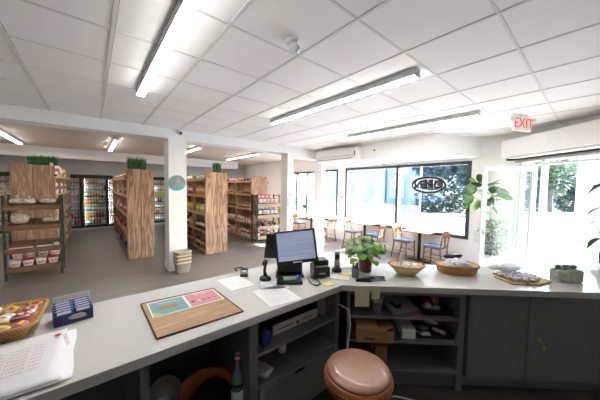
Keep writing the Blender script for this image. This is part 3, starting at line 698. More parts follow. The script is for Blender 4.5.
# --- phone
t = thing('cordless_phone', 'black and grey cordless phone upright in its cradle', 'phone', P(1.592, 1.40), -.7)
B().lathe([(.045, 0), (.045, .015), (.036, .03), (.02, .034)], seg=24).make('cradle', blackp, t)
hs = B().box(-.023, .023, -.012, .012, .03, .165, bev=.006, rx=-.08).make('handset', greyp, t)
B().box(-.019, .019, -.0195, -.0175, .105, .145, rx=-.08).make('display', blackp, hs)
b = B()
for r in range(4):
    for c in range(3): b.box(-.016+c*.012, -.008+c*.012, -.0155, -.0135, .045+r*.013, .053+r*.013)
b.make('keys', whitep, hs)
tag(B().tube([(1.635, 1.40, 1.048), (1.68, 1.40, 1.046), (1.73, 1.37, 1.046), (1.75, 1.33, 1.046)], .003, 6).make('cable', blackp), 'thin black phone cable trailing towards the potted plant', 'cable')
# --- note pad and sticky notes
t = thing('notepad', 'cream notepad lying open in front of the phone', 'notepad', P(1.475, 1.29), -.95)
B().box(-.09, .09, -.05, .05, 0, .006).make('pages', cream, t); B().box(-.09, .0, -.045, .045, .0062, .0075).make('top_page', paper, t)
tag(B().box(-.04, .04, -.03, .03, 0, .006).make('sticky_note', sticky, loc=P(1.585, 1.295), rz=-.7), 'pale yellow sticky pad right of the notepad by the phone', 'note')
tag(B().box(-.04, .04, -.03, .03, 0, .005).make('sticky_note', M('bright_sticky', (.75, .68, .22), .8), loc=P(1.315, 1.235), rz=-.2), 'bright yellow sticky pad in front of the receipt printer cable', 'note')
# --- pen cup
t = thing('pen_cup', 'clear pen cup beside the red plant pot', 'cup', P(1.595, 1.21))
B().lathe([(.026, 0), (.03, .08), (.032, .08), (.032, .082), (.028, .08), (.024, .004), (.001, .004)], seg=20).make('cup', M('smoky_clear_plastic', (.42, .42, .46), .2, alpha=.75), t)
for k, (m_, c_, nme) in enumerate(((blue, 'blue', ''), (red, 'red', ''), (cyan, 'light blue', ''), (orange, 'orange', ''), (green, 'green', ''), (blackp, 'black', ''), (teal, 'teal', ''))):
    a = k*.9+.3
    o = B().tube([(1.595+.006*math.cos(a), 1.21+.006*math.sin(a), TZ+.008), (1.595+.024*math.cos(a), 1.21+.024*math.sin(a), TZ+.115+.008*(k % 3))], .0045, 8).make('pen', m_)
    tag(o, '%s pen standing in the clear pen cup' % c_, 'pen', 'pens in the clear cup')
b = B().tube([(1.62+.018*math.cos(x), 1.21+.0*x, TZ+.118+.018*math.sin(x)) for x in [2*PI*k/14 for k in range(15)]], .0045, 6)
b.tube([(1.613, 1.21, TZ+.03), (1.618, 1.21, TZ+.1)], .004, 6)
tag(b.make('scissors', lime), 'lime green scissor handle in the pen cup', 'scissors')
# --- sunglasses and stapler
tag(B().box(-.06, .06, -.016, .016, 0, .012, bev=.005).box(-.05, .055, -.012, .012, .013, .024, bev=.005, ry=-.06).make('stapler', blackp, loc=P(1.575, 1.115), rz=-.75), 'small dark stapler in front of the pen cup', 'stapler')
t = thing('sunglasses', 'dark sunglasses folded on the counter in front of the plant', 'sunglasses', P(1.69, 1.07), -.55)
for s in (-1, 1):
    B().lathe([(.026, 0), (.027, .004), (.001, .007)], c=(s*.032, 0, .012), seg=18, ry=.8).make('lens', M('dark_lens', (.03, .025, .025), .1), t)
    B().tube([(s*.06, 0, .016), (s*.062, .03, .014), (-s*.02, .05, .01)], .003, 6).make('temple', blackp, t)
B().tube([(-.008, 0, .018), (.008, 0, .018)], .003, 6).make('bridge', blackp, t)
B().box(-.06, .06, -.03, .03, 0, .008, bev=.003).make('case', greyp, t)
# --- potted plant
t = thing('potted_plant', 'leafy bright green plant in a dark red pot on the counter', 'plant', P(1.785, 1.25))
B().lathe([(.046, 0), (.051, .01), (.057, .095), (.061, .1), (.061, .116), (.056, .116), (.054, .1), (.001, .1)], seg=32).make('pot', M('oxblood_glazed_pot', (.17, .035, .02), .3, var=.3, vscale=20), t)
b = B(); rnd = random.Random(11); tips = []
sb = B()
for k in range(95):
    a = rnd.uniform(0, 2*PI); r = rnd.uniform(.02, .135)*(1 if k % 3 else 1.25); z = .14+rnd.uniform(0, .16)*(1-.55*r/.16)+.02
    if k % 5 == 0: r += .035; z -= .05
    px_, py_ = r*math.cos(a), r*math.sin(a)
    sb.tube([(px_*.1, py_*.1, .1), (px_*.55, py_*.55, .1+(z-.1)*.75), (px_, py_, z)], .0018, 5)
    d = Vector((math.cos(a), math.sin(a), rnd.uniform(-.2, .5)))
    b.leaf((px_, py_, z), d, rnd.uniform(.055, .08), rnd.uniform(.048, .068), rnd.uniform(.5, 1.2), k % 2, roll=rnd.uniform(-.5, .5), tip=.6)
sb.make('stems', green3, t); b.make('foliage', [green, M('fresh_leaf_green', (.20, .42, .05), .4)], t)
# --- yellow octagonal basket of wrapped items
def wrapbags(n, x, y, z, rx, ry, rz, label, group, mats, seed=0, s=.03, hz=.02, nm='wrapped_treat', cat='treat'):
    rnd = random.Random(seed)
    for k in range(n):
        a = k*2.4; r = math.sqrt((k+.5)/n); lx, ly = rx*r*math.cos(a), ry*r*math.sin(a)
        c, q = math.cos(rz), math.sin(rz)
        o = B().blob((0, 0, 0), s*rnd.uniform(.8, 1.2), s*rnd.uniform(.7, 1), s*.55, seed*50+k, 2.5, .25, mis=[0, 0, 1, 0]).make(nm, [mats[k % len(mats)], mats[(k+1) % len(mats)]], loc=(x+lx*c-ly*q, y+lx*q+ly*c, z+hz*(1-r)+rnd.uniform(0, .006)), rot=(rnd.uniform(-.3, .3), rnd.uniform(-.3, .3), rnd.uniform(0, 3)))
        tag(o, label, cat, group)
bx = Vector((2.005, 1.00, 0))
t = thing('wicker_basket', 'pale yellow octagonal basket of wrapped treats right of the potted plant', 'basket', P(bx.x, bx.y), CRZ)
B().lathe([(.5, 0), (.62, .012), (.98, .07), (1.02, .072), (1.02, .078), (.95, .076), (.6, .02), (.01, .014)], rx=.145, ry=.115, n=2, seg=8, a0=PI/8, sm=False).make('body', wick_p, t)
wrapm = M('cellophane_white', (.72, .66, .6), .25, bump=.6, vscale=40)
B().lathe([(1.0, .07), (1.045, .071), (1.045, .083), (.97, .083), (.965, .074)], rx=.145, ry=.115, seg=8, a0=PI/8, sm=False).make('rim', wick, t)
wrapbags(12, bx.x, bx.y, TZ+.06, .085, .065, CRZ, 'small cellophane wrapped treat heaped in the pale octagonal basket', 'treats in the octagonal basket', [wrapm, cream, paper], 1, .03, .02)
tag(B().blob((0, 0, .03), .014, .014, .045, 3, 2, .3).make('plastic_bag', paper, loc=(bx.x-.03, bx.y+.03, TZ+.10)), 'upright twisted white bag end sticking out of the octagonal basket', 'bag')
# --- oval basket
ob = Vector((2.395, .755, 0))
t = thing('wicker_basket', 'oval orange wicker basket of bagged goods in the middle of the right counter', 'basket', P(ob.x, ob.y), CRZ)
B().lathe([(.85, 0), (.9, .006), (1.0, .062), (1.03, .064), (1.03, .07), (.97, .07), (.86, .01), (.01, .01)], rx=.165, ry=.11, n=2.6, seg=48).make('body', wick, t)
B().lathe([(.99, .06), (1.05, .062), (1.05, .076), (.97, .076), (.965, .066)], rx=.165, ry=.11, n=2.6, seg=48).make('rim', wick, t)
bg_ = M('clear_bag_grey', (.66, .66, .70), .25, bump=.7, vscale=45)
wrapbags(6, ob.x, ob.y, TZ+.055, .085, .05, CRZ, 'grey-white clear bagged snack in the oval basket', 'bagged goods in the oval basket', [bg_], 2, .055, .03, 'bagged_snack', 'bag')
tag(B().blob((0, 0, 0), .05, .03, .018, 7, 2, .2).make('bagged_snack', navy, loc=(ob.x+.03, ob.y+.07, TZ+.115), rz=CRZ), 'navy blue packet at the back of the oval basket, left', 'bag')
tag(B().blob((0, 0, 0), .045, .03, .018, 8, 2, .2, mis=[0, 0, 0, 1]).make('bagged_snack', [navy, cream], loc=(ob.x+.105, ob.y+.03, TZ+.12), rz=CRZ), 'navy blue packet with cream edge at the back of the oval basket, right', 'bag')
# --- hexagonal tray
tx = Vector((2.573, .40, 0))
t = thing('wooden_tray', 'flat hexagonal honey wood tray of wrapped candies right of the oval basket', 'tray', P(tx.x, tx.y), CRZ)
hexp = [(-.12, .05), (-.03, .15), (.1, .15), (.19, .10), (.25, -.04), (.10, -.113), (-.10, -.11)]
b = B().prism(hexp, 0, .008); b.make('board', wick, t)
b = B()
for i in range(7):
    p, q = Vector((*hexp[i], .010)), Vector((*hexp[(i+1) % 7], .010)); b.tube([p, q], .006, 8)
b.make('rim', wick_p, t)
fx = B().box(-.01, .01, -.125, -.121, .008, .018).make('latch', brown, t)
sil = M('silver_wrapper', (.55, .54, .56), .2, metal=.3, bump=.7, vscale=50)
wrapbags(46, tx.x+.03, tx.y-.005, TZ+.024, .15, .105, CRZ, 'silver wrapped candy strewn on the flat hexagonal tray', 'silver wrapped candies in the hexagonal tray', [sil, printed], 3, .018, .012, 'wrapped_candy', 'candy')
tag(B().blob((0, 0, 0), .10, .05, .03, 4, 2.2, .25).make('plastic_bag', clear_wrap, loc=(tx.x+.06, tx.y+.05, TZ+.075), rz=CRZ), 'clear puffy bag lying across the back of the hexagonal tray', 'bag')
tag(B().blob((0, 0, 0), .075, .045, .022, 6, 2.2, .25).make('plastic_bag', clear_wrap, loc=(tx.x-.0, tx.y+.12, TZ+.075), rz=CRZ+.3), 'smaller clear bag at the left back of the hexagonal tray', 'bag')
# --- succulent planter
sp = Vector((2.872, .135, 0))
t = thing('succulent_planter', 'oval ribbed grey planter of small succulents at the right end of the counter', 'planter', P(sp.x, sp.y), CRZ+.05)
b = B(); n_ = 56; rings = []
for r, z in ((.9, 0), (1, .005), (1.0, .088), (.9, .092), (.88, .076), (.01, .074)):
    ring = []
    for k in range(n_):
        a = 2*PI*k/n_; rr = r*(1+(.03 if k % 2 else -.02)*(1 if r > .95 else 0)); ca, sa = math.cos(a), math.sin(a); q = (abs(ca)**4+abs(sa)**4)**-.25
        ring.append(b.bm.verts.new((ca*q*rr*.103, sa*q*rr*.052, z)))
    rings.append(ring)
for i in range(5):
    for k in range(n_): b._q([rings[i][k], rings[i][(k+1) % n_], rings[i+1][(k+1) % n_], rings[i+1][k]], 0, False)
b._q(rings[0][::-1])
b.make('pot', M('weathered_zinc', (.55, .58, .50), .5, col2=(.36, .40, .33), vscale=40), t)
def rosette(cx, cy, r, mi_):
    b = B()
    for L in range(3):
        for k in range(8):
            a = k*PI/4+L*.4; e = .5+.5*L
            b.leaf((cx, cy, .094+.006*L), (math.cos(a), math.sin(a), e), r*1.1*(1-.2*L), r*.5, -.3, 0, cup=.4, seg=3, tip=.7)
    b.make('succulent', mi_, t)
for i, (x, y, r) in enumerate(((-.065, .005, .035), (-.03, -.02, .03), (.0, .015, .032), (.03, -.015, .034), (.065, .008, .036), (-.035, .03, .028), (.04, .03, .028))):
    rosette(x, y, r, [M('succulent_mid', (.12, .24, .10), .5), M('succulent_pale', (.24, .32, .18), .5)][i % 2])

# ================================================================ CHAIRS AND TABLES BY THE WINDOWS
def make_chair(label):
    t = thing('dining_chair', label, 'chair', group='cafe chairs by the front windows'); ks = []
    def K(b, n, m): o = b.make(n, m, t); ks.append(o); return o
    K(B().box(-.20, .20, -.20, .19, .445, .475, bev=.014), 'seat_cushion', blue_seat)
    K(B().box(-.195, .195, -.195, .185, .415, .444, bev=.006), 'seat_frame', chairwood)
    for s in (-1, 1):
        K(B().tube([(s*.175, .17, .42), (s*.18, .18, 0)], [.019, .014], 10), 'leg', chairwood)
        K(B().tube([(s*.18, -.24, 0), (s*.172, -.185, .3), (s*.17, -.18, .45), (s*.175, -.215, .7), (s*.18, -.26, .86)], [.014, .018, .019, .016, .012], 10), 'leg', chairwood)
        K(B().tube([(s*.177, -.2, .2), (s*.178, .175, .2)], .009, 8), 'stretcher', chairwood)
    K(B().tube([(-.177, .175, .28), (.177, .175, .28)], .009, 8), 'stretcher', chairwood)
    b = B(); nn = 8; 
    for i in range(nn):
        x0, x1 = -.178+.356*i/nn, -.178+.356*(i+1)/nn; c0, c1 = math.cos((i/nn-.5)*2.6)*.03, math.cos(((i+1)/nn-.5)*2.6)*.03
        v = [b.bm.verts.new(p) for p in ((x0, -.225-c0, .68), (x1, -.225-c1, .68), (x1, -.255-c1, .84), (x0, -.255-c0, .84))]
        v2 = [b.bm.verts.new(Vector(q.co)+Vector((0, .014, 0))) for q in v]
        b._q(v[::-1], 0, True); b._q(v2, 0, True)
        b._q([v[2], v[3], v2[3], v2[2]]); b._q([v[0], v[1], v2[1], v2[0]])
    K(b, 'backrest', chairwood)
    b = B().prism([(-.05, -.205), (.05, -.205), (.04, -.19), (-.04, -.19)], .46, .69)
    K(b, 'back_splat', chairwood)
    K(B().tube([(-.173, -.2, .60), (.173, -.2, .60)], .01, 8), 'back_rail', chairwood)
    KIDS[t.name] = ks; return t
ch = make_chair('wooden chair with blue seat left of the farther cafe table under the big window')
ch.location = (6.02, 4.68, 0); ch.rotation_euler = (0, 0, PI)
copy_tree(ch, (6.02, 3.93, 0), 0.1, 'wooden chair with blue seat right of the farther cafe table under the big window')
copy_tree(ch, (6.05, 3.10, 0), PI-.1, 'wooden chair with blue seat left of the nearer cafe table under the big window')
copy_tree(ch, (6.02, 2.34, 0), -.05, 'wooden chair with blue seat right of the nearer cafe table, closest to the glass door')
copy_tree(ch, (5.86, 5.62, 0), 0.0, 'wooden chair seen edge-on beside the rear white pillar under the narrow window')
copy_tree(ch, (5.82, 7.02, 0), PI+.15, 'wooden chair left of the dark-legged table under the rear window')
copy_tree(ch, (5.85, 7.75, 0), PI-.2, 'wooden chair farthest back, behind another chair under the rear window')
def cafe_table(x, y, label, top=True):
    t = thing('cafe_table', label, 'table', (x, y, 0), 0, 'cafe tables by the front windows')
    B().box(-.31, .31, -.31, .31, .725, .75, bev=.004).make('tabletop', M('honey_table_top', (.38, .19, .08), .3, col2=(.30, .14, .055), stretch=(1, 8, 1)), t)
    B().tube([(0, 0, .02), (0, 0, .72)], .038, 14).make('pedestal', darkmetal, t)
    B().box(-.27, .27, -.035, .035, 0, .03, bev=.006).box(-.035, .035, -.27, .27, 0, .029, bev=.006).make('base', darkmetal, t)
    B().box(-.15, .15, -.15, .15, .712, .7245).make('mount_plate', darkmetal, t)
cafe_table(6.06, 4.30, 'farther small wooden cafe table with a dark pedestal under the big window')
cafe_table(6.07, 2.73, 'nearer small wooden cafe table with a dark pedestal under the big window')
cafe_table(5.90, 6.42, 'cafe table under the rear window, its dark leg beside the rear pillar')
for (x, y, l) in ((6.1, 4.18, 'small orange-capped shaker on the farther cafe table'), (6.12, 2.68, 'small orange-capped shaker on the nearer cafe table')):
    t = thing('shaker', l, 'shaker', (x, y, .7505))
    B().lathe([(.024, 0), (.026, .04), (.018, .07)], seg=14).make('body', paper, t); B().lathe([(.019, .0705), (.015, .1), (.001, .103)], seg=14).make('cap', orange, t)

# ================================================================ GONDOLAS
SHZ = [.07, .55, 1.0, 1.46, 1.88]
def gondola(x0, x1, y0, y1, h, label, pm=None):
    t = thing('wooden_shelf_unit', label, 'shelf unit', ((x0+x1)/2, y0, 0))
    W = (x1-x0)/2; L = y1-y0
    n_ = 2
    for k in range(n_):
        a = -W+2*W*k/n_; B().box(.008, 2*W/n_-.008, 0, .035, -3.3*k, h-.012*k-3.3*k, bev=.004).make('end_board', pm or plank, t, loc=(a, 0, 3.3*k))
    B().box(-.02, .02, .022, .034, 0, h-.03).make('edge_strip', plank3, t)
    B().box(-W, W, L-.035, L, 0, h-.02).make('far_end', plank, t)
    B().box(-.012, .012, .0365, L-.036, .05, h-.06).make('back_panel', plank2, t)
    nb = max(1, round(L/1.1))
    for s in (-1, 1):
        for k in range(1, nb):
            y = L*k/nb; a, c = sorted((s*.0125, s*(W-.01))); B().box(a, c, y-.014, y+.014, 0, h-.07).make('upright', plank3, t)
        for z in SHZ:
            a, c = sorted((s*.0125, s*(W-.002))); b = B()
            for k in range(nb):
                ya, yb = max(.036, L*k/nb+.0145), min(L-.036, L*(k+1)/nb-.0145)
                b.box(a, c, ya, yb, z-.02, z)
                e0, e1 = sorted((s*(W-.02), s*(W-.001))); b.box(e0, e1, ya, yb, z+.0005, z+.045, mi=1)
            b.make('shelf', [plank2, plank3], t)
        a, c = sorted((s*W, s*(W+.02)))
        B().box(s*W-.025, s*W+.025, -.012, -.001, h-.22, h-.19).make('bracket', darkmetal, t)
    return t
GL = (-1.22, -.57, 7.3, 12.0); GM_ = (.60, 1.16, 6.87, 11.3); GR = (2.17, 2.76, 6.28, 10.4); GF = (3.84, 4.45, 7.0, 10.2)
gondola(*GL, 2.12, 'wooden shelf unit with broad plank end, behind the bread rack')
gondola(*GM_, 2.10, 'tall wooden shelf unit with a two-plank end, left of the thick white pillar', plank_d)
gondola(*GR, 2.09, 'tall wooden shelf unit with a two-plank end, just right of the thick white pillar', plank_d)
gondola(*GF, 2.08, 'wooden shelf unit with plank end behind the rack of white tubs')
# grass planters
def grass(x, y, z, w_, h_, label, seed):
    t = thing('grass_planter', label, 'plant', (x, y, z)); rnd = random.Random(seed)
    B().box(-w_/2, w_/2, -.05, .05, 0, .05).make('planter_box', M('dark_green_tray', (.04, .12, .04), .6), t)
    b = B()
    for k in range(260):
        p = (rnd.uniform(-w_/2, w_/2), rnd.uniform(-.045, .045), .03)
        b.leaf(p, (rnd.uniform(-.2, .2), rnd.uniform(-.2, .2), 1), h_*rnd.uniform(.75, 1), .012, .1, k % 2, seg=2, roll=rnd.uniform(0, 3))
    b.make('grass_blades', [grassg, M('mid_grass_green', (.10, .27, .09), .6)], t)
grass(-.76, 7.46, 2.121, .44, .19, 'artificial grass planter on top of the shelf unit behind the bread rack', 1)
grass(.83, 7.0, 2.101, .36, .28, 'artificial grass planter on top of the shelf unit left of the thick pillar', 2)
grass(2.53, 6.45, 2.091, .17, .25, 'narrow artificial grass tuft on top of the shelf unit right of the thick pillar', 3)

# ---------------------------------------------------------------- product meshes
def bottle_mesh(body, cap, lab, r=.03, h=.2):
    return B().lathe([(r*.9, 0), (r, .005), (r, h*.25), (r*1.01, h*.25), (r*1.01, h*.55), (r, h*.55), (r*.95, h*.64), (r*.4, h*.82), (r*.38, h*.88), (r*.48, h*.88), (r*.48, h), (.001, h)], seg=10, mis=[0, 0, 0, 1, 1, 1, 0, 0, 0, 2, 2]).mesh('bottle', [body, lab, cap])
def can_mesh(body, lid, r=.032, h=.12):
    return B().lathe([(r*.85, 0), (r, .008), (r, h-.01), (r*.85, h), (.001, h)], seg=12, mis=[1, 0, 1, 1]).mesh('can', [body, lid])
def bag_mesh(a, b_, s=(.08, .035, .11), seed=0):
    return B().blob((0, 0, s[2]), s[0], s[1], s[2], seed, 3.2, .10, mis=[0, 0, 1, 0, 0]).mesh('bag', [a, b_])
def jar_mesh(a, lid, r=.04, h=.11):
    return B().lathe([(r*.9, 0), (r, .01), (r, h*.72), (r*.85, h*.78), (r*.9, h*.78), (r*.9, h), (.001, h)], seg=12, mis=[0, 0, 0, 1, 1, 1]).mesh('jar', [a, lid])
def pbox_mesh(a, b_, w_=.06, d_=.05, h=.16):
    return B().box(-w_, w_, -d_, d_, 0, h).box(-w_*.7, w_*.7, -d_-.002, d_+.002, h*.3, h*.7, mi=1).box(-w_-.002, w_+.002, -d_*.7, d_*.7, h*.3, h*.7, mi=1).mesh('box', [a, b_])
amber = cm('amber', (.35, .12, .02), .2); tan = cm('tan_pack', (.5, .35, .18)); olive = cm('olive_pack', (.32, .34, .08)); whiteg = paper
BOT = [('white capped', bottle_mesh(cream, whitep, paper)), ('red labelled', bottle_mesh(cm('cola', (.1, .02, .02)), red, red)), ('green', bottle_mesh(greenp, yellow, paper)), ('blue labelled', bottle_mesh(cyan, blue, paper)), ('orange', bottle_mesh(orange, whitep, yellow)), ('pale pink', bottle_mesh(cm('pinkish', (.7, .4, .4)), red, paper)), ('dark', bottle_mesh(blackp, blackp, cream)), ('amber', bottle_mesh(amber, cream, tan))]
BOT = [(a, b) for a, b in BOT]
CAN = [can_mesh(c, chrome) for c in (red, yellow, greenp, blue, orange, paper)]
BAG = [('red', bag_mesh(crimson, paper, seed=1)), ('orange', bag_mesh(orange, cream, seed=2)), ('blue', bag_mesh(blue, cyan, seed=3)), ('yellow-green', bag_mesh(olive, yellow, seed=4)), ('tan', bag_mesh(tan, cream, seed=5)), ('black', bag_mesh(blackp, cream, seed=6)), ('brown', bag_mesh(brown, tan, seed=7)), ('white', bag_mesh(paper, red, seed=8))]
JAR = [('amber', jar_mesh(amber, paper)), ('red', jar_mesh(red, paper)), ('brown', jar_mesh(brown, blackp)), ('cream', jar_mesh(cream, red)), ('black', jar_mesh(navy, blackp))]
PBX = [('red', pbox_mesh(red, paper)), ('blue', pbox_mesh(blue, cyan)), ('yellow', pbox_mesh(yellow, red)), ('green', pbox_mesh(greenp, cream)), ('tan', pbox_mesh(tan, cream)), ('white', pbox_mesh(paper, orange))]
LV = ['lowest', 'second lowest', 'middle', 'second highest', 'top']
PITCH = {0: .16, 1: .11, 2: .125}
def stock(unit, side, y0, y1, levels, plan, where, seed, pitch=.17, deep=.035):
    """goods on one side of a gondola; plan[level] = list of (kindlist, idx choices)"""
    rnd = random.Random(seed); x0, x1 = unit[0], unit[1]; W = (x1-x0)/2; cx = (x0+x1)/2
    for lv in levels:
        kind, ids = plan[lv]; fam = {'bag': BAG, 'jar': JAR, 'bottle': BOT, 'box': PBX}[kind]
        y = y0+.12; run = 0; idx = rnd.choice(ids)
        while y < y1-.1:
            L = unit[3]-unit[2]; nb = max(1, round(L/1.1)); ly = y-unit[2]; near = min(abs(ly-L*k/nb) for k in range(nb+1))
            if near > .10:
                if run <= 0: idx = rnd.choice(ids); run = rnd.choice([2, 3, 3])
                run -= 1
                nm, me = fam[idx]
                sc = (.95, .95, rnd.uniform(1.1, 1.35)) if kind == 'bag' else (.95, .95, rnd.uniform(1.0, 1.2))
                o = inst(me, {'bag': 'snack_bag', 'jar': 'jar', 'bottle': 'bottle', 'box': 'food_box'}[kind], (cx+side*(W-deep-.03), y, SHZ[lv]+.001), rnd.uniform(-.15, .15)+(PI/2 if kind in ('bag', 'box') else 0),
                         '%s %s on the %s shelf of %s' % (nm, {'bag': 'snack bag', 'jar': 'jar', 'bottle': 'bottle', 'box': 'food box'}[kind], LV[lv], where), {'bag': 'snack bag', 'jar': 'jar', 'bottle': 'bottle', 'box': 'box'}[kind], '%s goods on the %s shelf, %s' % (nm, LV[lv], where), sc)
            y += pitch
plan = {0: ('bag', [6, 5]), 1: ('bag', [3, 5, 3]), 2: ('bag', [2, 3, 4]), 3: ('bag', [0, 0, 1]), 4: ('bottle', [0, 6, 2])}
stock(GR, -1, GR[2], 8.8, range(5), plan, 'the unit right of the thick pillar', 1)
stock(GM_, -1, GM_[2], 10.8, range(5), {0: ('box', [0, 1]), 1: ('box', [0, 0, 4]), 2: ('bag', [0, 7, 4]), 3: ('bag', [4, 6, 7]), 4: ('jar', [0, 3])}, 'the unit left of the thick pillar', 2, .22)
stock(GL, 1, GL[2], 10.8, range(5), {0: ('bag', [4, 7]), 1: ('bag', [7, 7, 4]), 2: ('bag', [7, 4]), 3: ('bag', [7, 7]), 4: ('bag', [4, 7])}, 'the unit behind the bread rack', 3, .2)
stock(GF, -1, GF[2], 10.0, range(5), {0: ('bag', [4, 7]), 1: ('box', [4, 5]), 2: ('jar', [0, 2]), 3: ('jar', [0, 2, 1]), 4: ('jar', [4, 4, 1])}, 'the unit behind the rack of tubs', 4, .2)

# ---------------------------------------------------------------- bread rack
def rack(name, x0, x1, y0, y1, h, trays, label, steel, wood, dz=.10, fh=.075):
    t = thing(name, label, 'rack', ((x0+x1)/2, y0, 0)); W = (x1-x0)/2; D = y1-y0
    for sx in (-1, 1):
        for yy in (0.0, D): B().box(sx*W-.018, sx*W+.018, yy-.015, yy+.015, 0, h).make('post', steel, t)
        for z in (.08, h-.05): B().box(sx*W-.01, sx*W+.01, .016, D-.016, z-.012, z+.012).make('side_rail', steel, t)
    for z in trays:
        b = B(); Wi = W-.022
        # tilted floor, front board, back board, sides, divider
        def sl(y): return z+dz*(y/D)
        for (a, c) in ((-Wi, -.006), (.006, Wi)):
            v = [b.bm.verts.new(p) for p in ((a, 0, sl(0)), (c, 0, sl(0)), (c, D, sl(D)), (a, D, sl(D)))]
            v2 = [b.bm.verts.new((q.co.x, q.co.y, q.co.z-.012)) for q in v]
            b._q(v); b._q(v2[::-1])
            for i in range(4): b._q([v[i], v2[i], v2[(i+1) % 4], v[(i+1) % 4]])
        b.box(-Wi-.02, Wi+.02, -.028, -.016, z-.02, z+fh)
        b.box(-Wi, Wi, D-.01, D, z+dz, z+dz+.05)
        for xx in (-Wi, -.006, Wi-.012):
            v = [b.bm.verts.new(p) for p in ((xx, -.015, sl(0)+.0), (xx, D, sl(D)), (xx, D, sl(D)+.05), (xx, -.015, sl(0)+.05))]
            v2 = [b.bm.verts.new((q.co.x+.012, q.co.y, q.co.z)) for q in v]
            b._q(v); b._q(v2[::-1])
            for i in range(4): b._q([v[i], v2[i], v2[(i+1) % 4], v[(i+1) % 4]])
        b.make('tray', wood, t)
    return t
steelg = M('grey_green_steel', (.045, .06, .06), .45, metal=.2)
rack('bread_rack', -1.19, -.47, 6.63, 7.05, 1.52, [1.27, .91, .49, .16], 'steel and wood bread rack with four tilted trays at the left', steelg, tray_w)
# bread bags: clear/white bags
breadbag = M('clear_bread_bag', (.82, .78, .74), .2, bump=.8, vscale=18, col2=(.60, .47, .36))
def breadb(x, y, z, s, label, seed, clip=False, lie=False):
    t = thing('bread_bag', label, 'bread', (x, y, z)); 
    B().blob((0, 0, s[2]+.012), s[0], s[1], s[2], seed, 2.6, .10).make('bag', breadbag, t)
    B().tube([(s[0]*.2, 0, s[2]*1.9), (s[0]*.1, -.02, s[2]*1.9+.03), (-.01, -.03, s[2]*1.9+.07)], [.03, .012, .035], 8).make('twisted_end', breadbag, t)
    if clip:
        b = B()
        for k in range(4): b.blob((s[0]*.1+.02*k-.03, -s[1]*.5, s[2]*1.95+.01*(k % 2)), .022, .015, .015, seed+k, 2, .2)
        b.make('red_label', red, t)
breadb(-1.05, 6.84, 1.34, (.11, .12, .055), 'bagged loaf lying at the left of the top tray of the bread rack', 1)
breadb(-.90, 6.80, 1.34, (.09, .11, .05), 'bagged loaf second from the left on the top tray of the bread rack', 2)
breadb(-.66, 6.84, 1.34, (.12, .11, .055), 'bagged bread with red tie at the right of the top tray', 3, True)
breadb(-1.03, 6.84, .98, (.12, .11, .10), 'tall round bagged loaf at the left of the second tray', 4)
breadb(-.62, 6.84, .98, (.12, .11, .05), 'low bagged bread with red tie at the right of the second tray', 5, True)
tag(B().blob((0, 0, .03), .05, .06, .045, 31, 2.4, .15).make('bread_bag', bagm, loc=(-.55, 6.75, .53)), 'small white bag at the right end of the third tray', 'bread')
for i, (x0, x1) in enumerate(((-1.15, -.85), (-.80, -.60))):
    b = B(); pr = [(-.03, .57), (0, .585), (.1, .55)]
    b.box(x0, x1, 6.64, 6.66, .53, .578+.004*i, bev=.004)
    tag(b.make('paper_liner', paper), ['long white paper liner showing over the left of the third tray', 'short white paper liner showing at the middle of the third tray'][i], 'paper')
def punnet(x, y, z, rz, label, group, lidm=red, s=1.0, stripe=True, nm='snack_tub', cat='tub'):
    b = B().lathe([(.055*s, 0), (.072*s, .085*s), (.07*s, .085*s)], n=6, seg=16, mi=0).lathe([(.075*s, .086*s), (.078*s, .088*s), (.078*s, .102*s), (.06*s, .106*s)], n=6, seg=16, mi=1)
    b.lathe([(.0625*s, .028*s), (.0685*s, .06*s)], n=6, seg=16, mi=2)
    return b
PU = {}
def tub(key, mats):
    if key not in PU:
        b = B().lathe([(.055, 0), (.059, .02), (.068, .06), (.072, .085)], n=6, seg=20, mis=[0, 2, 0]).lathe([(.075, .086), (.078, .089), (.078, .1), (.06, .106)], n=6, seg=20, mi=1)
        PU[key] = b.mesh('tub', mats)
    return PU[key]
tubdots = M('red_print_on_white', (.82, .78, .76), .4, col2=(.65, .08, .05), vscale=28)
lidred = M('white_red_lid', (.82, .80, .78), .4, col2=(.7, .1, .08), vscale=16)
m1 = tub('a', [paper, lidred, tubdots]); m2 = tub('b', [paper, red, tubdots]); m3 = tub('c', [paper, blue, M('orange_print_on_white', (.82, .8, .78), .4, col2=(.7, .3, .08), vscale=28)])
for c in range(4):
    for r in range(2):
        for lv in range(2 if r == 0 else 2):
            x = -1.09+.165*c+(.012 if lv else 0); y = 6.72+.165*r; z = .165+.04*(r+.12)+.108*lv*1.12+.02
            if r == 1 and lv == 0: continue
            if r == 0 and lv == 1: continue
            z = .225 if r == 0 else .335
            o = inst(m1 if c % 2 == 0 else m2, 'snack_tub', (x, y, z), 0, 'white and red tub, %s of the bread rack bottom tray, %s column' % (['front row', 'raised back row'][r], ['leftmost', 'second', 'third', 'rightmost'][c]), 'tub', 'white and red tubs on the bread rack', (1.0, 1.0, 1.2))
